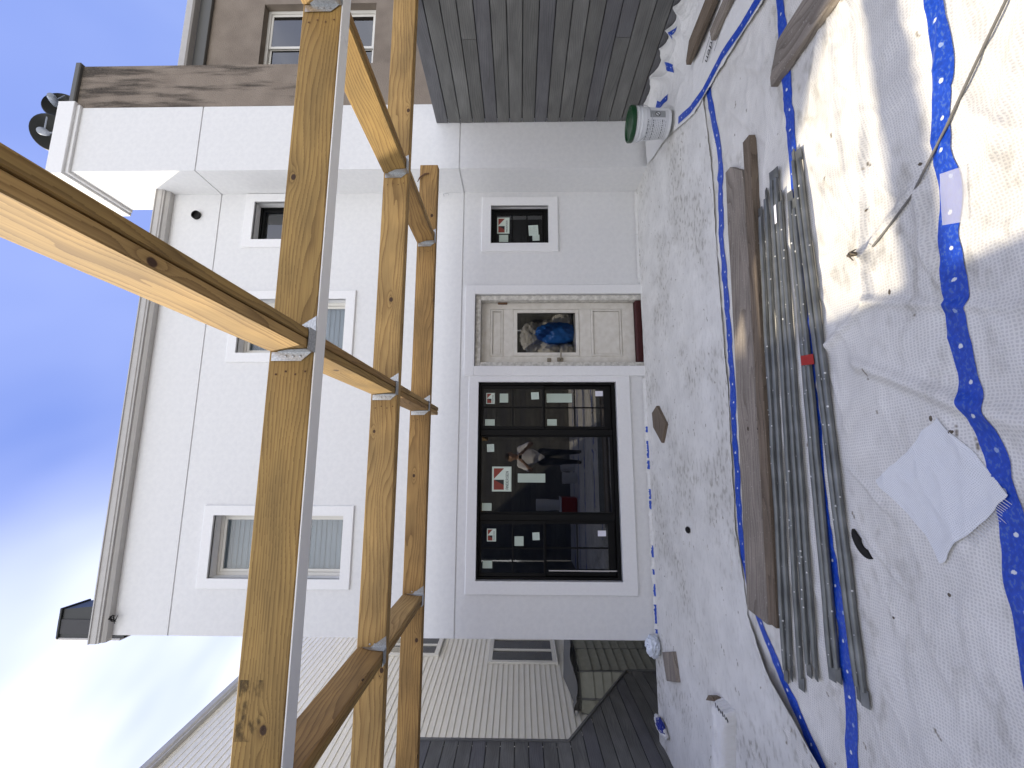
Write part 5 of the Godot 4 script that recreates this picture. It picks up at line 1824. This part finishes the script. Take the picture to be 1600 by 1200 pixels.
	for j in 14:
		for i in 10:
			var q: Vector2 = vp[0].lerp(vp[1], i / 9.0).lerp(vp[3].lerp(vp[2], i / 9.0), j / 13.0)
			VP.append(Vector3(q.x, near_height(q.x, q.y) + 0.005, q.y))
			VT.append(Vector2(i, j) * 0.1)
	vb.grid(10, 14, VP, VT, VT)
	var vv := thing("net_strip", "sheer strip of white net laid over the third blue band", "netting")
	part(vv, "net", vb.mesh(), M.veil)

# ---------------------------------------------------------------- what the windows mirror, behind the camera
func pail(parent: Node, at: Vector3, s := 1.0):
	var b := MB.new()
	b.lathe([Vector2(0.0, 0.0), Vector2(0.13, 0.0), Vector2(0.145, 0.30), Vector2(0.158, 0.302), Vector2(0.158, 0.33), Vector2(0.148, 0.335), Vector2(0.15, 0.37), Vector2(0.14, 0.37), Vector2(0.12, 0.03), Vector2(0.0, 0.03)], 28, at, Basis.from_scale(Vector3.ONE * s))
	part(parent, "pail", b.mesh(), M.pail)

func make_behind():
	var c := thing("red_crate", "red plastic crate standing behind the photographer, mirrored in the window", "crate", Vector3(-1.35, 0.02, 6.6))
	var b := MB.new()
	for s in [-1.0, 1.0]:
		b.cbox(Vector3(0, 0.21, s * 0.2), Vector3(0.6, 0.40, 0.02), 0.005)
		b.cbox(Vector3(s * 0.29, 0.21, 0), Vector3(0.02, 0.40, 0.379), 0.005)
	b.cbox(Vector3(0, 0.02, 0), Vector3(0.558, 0.02, 0.378))
	part(c, "walls", b.mesh(), M.red)
	part(c, "lid", one_box(Vector3(0, 0.425, 0), Vector3(0.63, 0.03, 0.45), 0.008), M.pail)
	var st := thing("pail_stack", "nested stack of white pails standing on the red crate", "bucket stack", Vector3(-1.25, 0.46, 6.6))
	for k in 4:
		pail(st, Vector3(0, k * 0.085, 0), 1.0)
	for q in [[Vector3(-0.55, 0.02, 6.5), "white pail standing alone beside the red crate"], [Vector3(-0.25, 0.02, 6.9), "white pail standing nearest the rear fence"]]:
		var t := thing("pail", q[1], "bucket", q[0])
		pail(t, Vector3.ZERO)
	var bt := thing("blue_tarpaulin", "bundled bright blue tarpaulin lying by the rear fence", "tarpaulin", Vector3(3.42, 0.02, 6.45))
	part(bt, "bundle", lump(Vector3(0, 0.45, 0), Vector3(0.26, 0.50, 0.3), 41, 0.45, 0.0), mat(Color(0.12, 0.42, 0.80), 0.4))
	var wp := thing("added_sack_pile", "white sacks added by the blue tarpaulin to brighten the door glass", "sacks", Vector3(2.82, 0.02, 6.5))  # sacks added so the door pane mirrors something bright
	part(wp, "sack", lump(Vector3(0, 0.2, 0), Vector3(0.26, 0.24, 0.3), 43, 0.35, 0.0), M.cloth)
	part(wp, "sack", lump(Vector3(1.05, 0.24, 0.2), Vector3(0.3, 0.27, 0.27), 45, 0.4, 0.0), M.cloth)
	part(wp, "sack", lump(Vector3(0.62, 1.15, 0.45), Vector3(0.4, 0.26, 0.2), 46, 0.5, 0.0), M.cloth)
	part(wp, "sack", lump(Vector3(0.62, 0.5, 0.5), Vector3(0.5, 0.55, 0.2), 47, 0.4, 0.0), M.cloth)
	part(wp, "sack", lump(Vector3(0.05, 0.60, 0.02), Vector3(0.22, 0.22, 0.27), 44, 0.4, 0.0), M.cloth)

func smin(a: float, b: float, k: float) -> float:
	var h := maxf(k - absf(a - b), 0.0) / k
	return minf(a, b) - h * h * k * 0.25

func nets(b: MB, bones: Array, cols: Array, cell: float, k: float):
	# tapered capsules joined smoothly and meshed as surface nets
	var lo := Vector3.ONE * 1e9
	var hi := -lo
	for q in bones:
		var r := maxf(q[2], q[3]) + 0.05
		lo = lo.min(q[0] - Vector3.ONE * r).min(q[1] - Vector3.ONE * r)
		hi = hi.max(q[0] + Vector3.ONE * r).max(q[1] + Vector3.ONE * r)
	var n := Vector3i(((hi - lo) / cell).ceil()) + Vector3i.ONE
	var fld := PackedFloat32Array()
	fld.resize(n.x * n.y * n.z)
	fld.fill(1.0)
	for q in bones:
		var a: Vector3 = q[0]
		var ab: Vector3 = q[1] - a
		var l2 := maxf(ab.length_squared(), 1e-8)
		var r := maxf(q[2], q[3]) + 0.05
		var i0 := Vector3i(((a.min(q[1]) - Vector3.ONE * r - lo) / cell).floor()).max(Vector3i.ZERO)
		var i1 := Vector3i(((a.max(q[1]) + Vector3.ONE * r - lo) / cell).ceil()).min(n - Vector3i.ONE)
		for z in range(i0.z, i1.z + 1):
			for y in range(i0.y, i1.y + 1):
				for x in range(i0.x, i1.x + 1):
					var p := lo + Vector3(x, y, z) * cell
					var t := clampf((p - a).dot(ab) / l2, 0.0, 1.0)
					var d := (p - a - ab * t).length() - lerpf(q[2], q[3], t)
					var at := (z * n.y + y) * n.x + x
					fld[at] = smin(fld[at], d, k)
	var id := {}
	var st := [1, n.x, n.x * n.y]
	var cor := [0, 1, n.x, n.x + 1, n.x * n.y, n.x * n.y + 1, n.x * n.y + n.x, n.x * n.y + n.x + 1]
	var k0 := b.v.size()
	for z in n.z - 1:
		for y in n.y - 1:
			for x in n.x - 1:
				var at := (z * n.y + y) * n.x + x
				var s0 := fld[at] < 0.0
				var mixed := false
				for c in cor:
					if (fld[at + c] < 0.0) != s0:
						mixed = true
						break
				if not mixed:
					continue
				var sum := Vector3.ZERO
				var m := 0
				for e in 3:
					for c in 8:
						if (c >> e) & 1:
							continue
						var f0 := fld[at + cor[c]]
						var f1 := fld[at + cor[c | (1 << e)]]
						if (f0 < 0.0) != (f1 < 0.0):
							var pos := Vector3(c & 1, (c >> 1) & 1, (c >> 2) & 1)
							pos[e] += f0 / (f0 - f1)
							sum += pos
							m += 1
				var p := lo + (Vector3(x, y, z) + sum / m) * cell
				id[at] = b.v.size()
				b.v.append(p)
				var g := Vector3(fld[at + 1] - fld[at], fld[at + n.x] - fld[at], fld[at + n.x * n.y] - fld[at])
				b.n.append(g.normalized())
				b.uv.append(Vector2(p.x, p.y))
				var best := 1e9
				var col: Color = cols[0]
				for q in bones:
					var ab: Vector3 = q[1] - q[0]
					var t := clampf((p - q[0]).dot(ab) / maxf(ab.length_squared(), 1e-8), 0.0, 1.0)
					var d: float = (p - q[0] - ab * t).length() - lerpf(q[2], q[3], t)
					if d < best:
						best = d
						col = cols[q[4]]
				b.col.append(col)
	for at in id:
		for e in 3:
			var u: int = st[(e + 1) % 3]
			var w: int = st[(e + 2) % 3]
			var f0 := fld[at]
			var f1 := fld[at + st[e]]
			if (f0 < 0.0) == (f1 < 0.0):
				continue
			if not (id.has(at - u) and id.has(at - w) and id.has(at - u - w)):
				continue
			var q := [id[at], id[at - u], id[at - u - w], id[at - w]]
			if f0 < 0.0:
				b.idx.append_array([q[0], q[2], q[1], q[0], q[3], q[2]])
			else:
				b.idx.append_array([q[0], q[1], q[2], q[0], q[2], q[3]])

func make_person():
	# the photographer, seen only as a reflection: white T-shirt, dark trousers, both hands on a phone
	var skin := Color(0.42, 0.27, 0.19)
	var cols := [skin, Color(0.78, 0.78, 0.80), Color(0.03, 0.035, 0.05), Color(0.03, 0.022, 0.018), Color(0.08, 0.07, 0.06)]
	var o := Vector3(0, 0, 5.62)
	var bones := []
	var add := func(a: Vector3, c: Vector3, ra: float, rb: float, k: int): bones.append([o + a, o + c, ra, rb, k])
	add.call(Vector3(0, 1.03, 0), Vector3(0, 1.20, 0), 0.135, 0.13, 1)
	add.call(Vector3(0, 1.20, 0), Vector3(0, 1.42, 0.01), 0.135, 0.14, 1)
	add.call(Vector3(-0.09, 1.22, 0), Vector3(-0.11, 1.42, 0.01), 0.10, 0.115, 1)
	add.call(Vector3(0.09, 1.22, 0), Vector3(0.11, 1.42, 0.01), 0.10, 0.115, 1)
	add.call(Vector3(-0.18, 1.50, 0.01), Vector3(0.18, 1.50, 0.01), 0.075, 0.075, 1)
	add.call(Vector3(0, 1.50, 0.01), Vector3(0, 1.62, -0.02), 0.062, 0.056, 0)
	add.call(Vector3(0, 1.69, -0.035), Vector3(0, 1.77, -0.02), 0.078, 0.095, 0)
	add.call(Vector3(0, 1.66, -0.07), Vector3(0, 1.70, -0.06), 0.045, 0.055, 0)
	add.call(Vector3(0, 1.735, -0.115), Vector3(0, 1.712, -0.135), 0.012, 0.017, 0)
	for s in [-1.0, 1.0]:
		add.call(Vector3(s * 0.098, 1.715, -0.01), Vector3(s * 0.1, 1.75, -0.005), 0.016, 0.02, 0)
		add.call(Vector3(s * 0.20, 1.49, 0.01), Vector3(s * 0.285, 1.31, -0.10), 0.074, 0.066, 1)
		add.call(Vector3(s * 0.285, 1.31, -0.10), Vector3(s * 0.31, 1.24, -0.15), 0.046, 0.044, 0)
		add.call(Vector3(s * 0.31, 1.24, -0.15), Vector3(s * 0.10, 1.455, -0.385), 0.044, 0.030, 0)
		add.call(Vector3(s * 0.10, 1.455, -0.385), Vector3(s * 0.078, 1.50, -0.425), 0.030, 0.026, 0)
		add.call(Vector3(s * 0.09, 0.98, 0), Vector3(s * 0.10, 0.92, 0), 0.115, 0.112, 2)
		add.call(Vector3(s * 0.10, 0.92, 0), Vector3(s * 0.115, 0.52, -0.01), 0.105, 0.072, 2)
		add.call(Vector3(s * 0.115, 0.52, -0.01), Vector3(s * 0.12, 0.14, 0.02), 0.070, 0.052, 2)
		add.call(Vector3(s * 0.12, 0.065, 0.02), Vector3(s * 0.13, 0.055, -0.16), 0.045, 0.036, 4)
	var b := MB.new()
	nets(b, bones, cols, 0.018, 0.045)
	# five fingers a hand, curled round the edges of the phone
	for s in [-1.0, 1.0]:
		for k in 4:
			var y := 1.475 + k * 0.021
			var c0 := b.v.size()
			b.tube([o + Vector3(s * 0.082, y - 0.004, -0.425), o + Vector3(s * 0.078, y, -0.455), o + Vector3(s * 0.058, y + 0.002, -0.466), o + Vector3(s * (0.036 + 0.004 * (k % 2)), y + 0.003, -0.464)], [0.010, 0.009, 0.0085, 0.0065], 8)
			for q in b.v.size() - c0:
				b.col.append(skin)
		var c1 := b.v.size()
		b.tube([o + Vector3(s * 0.076, 1.47, -0.41), o + Vector3(s * 0.06, 1.50, -0.415), o + Vector3(s * 0.034, 1.52, -0.428)], [0.011, 0.010, 0.007], 8)
		for q in b.v.size() - c1:
			b.col.append(skin)
	var m := mat(Color(1, 1, 1), 0.75)
	m.vertex_color_use_as_albedo = true
	var t := thing("person", "person in a white T-shirt and dark trousers holding up a phone, mirrored in the window", "person", Vector3.ZERO)
	part(t, "body", b.mesh(), m)
	var hb := MB.new()
	nets(hb, [[o + Vector3(0, 1.795, 0.005), o + Vector3(0, 1.80, -0.03), 0.098, 0.088, 0], [o + Vector3(0, 1.72, 0.04), o + Vector3(0, 1.79, 0.03), 0.07, 0.085, 0]], [cols[3]], 0.018, 0.03)
	var hm := mat(Color(1, 1, 1), 0.7)
	hm.vertex_color_use_as_albedo = true
	part(t, "hair", hb.mesh(), hm)
	for s in [-1.0, 1.0]:
		var eb := MB.new()
		eb.lathe([Vector2(0, -0.011), Vector2(0.009, -0.006), Vector2(0.011, 0), Vector2(0.009, 0.006), Vector2(0, 0.011)], 10, o + Vector3(s * 0.034, 1.752, -0.098))
		part(t, "eye", eb.mesh(), M.ink)
	part(t, "mouth", one_box(o + Vector3(0, 1.675, -0.117), Vector3(0.045, 0.008, 0.008), 0.003), mat(Color(0.42, 0.22, 0.18), 0.6))
	var p := thing("phone", "black phone held up in both hands by the person", "phone", Vector3(0, 1.505, 5.176))
	part(p, "case", one_box(Vector3.ZERO, Vector3(0.146, 0.072, 0.008), 0.003), M.black)
	part(p, "screen", one_box(Vector3(0, 0, 0.0045), Vector3(0.138, 0.066, 0.001)), M.dark_grey)

func _ready():
	make_light()
	make_materials()
	make_ground()
	make_house()
	make_beige_house()
	make_siding_house()
	make_fences()
	make_frame()
	make_roof_gear()
	make_sheets()
	make_planks()
	make_tubes()
	make_bucket()
	make_bits()
	make_behind()
	make_person()
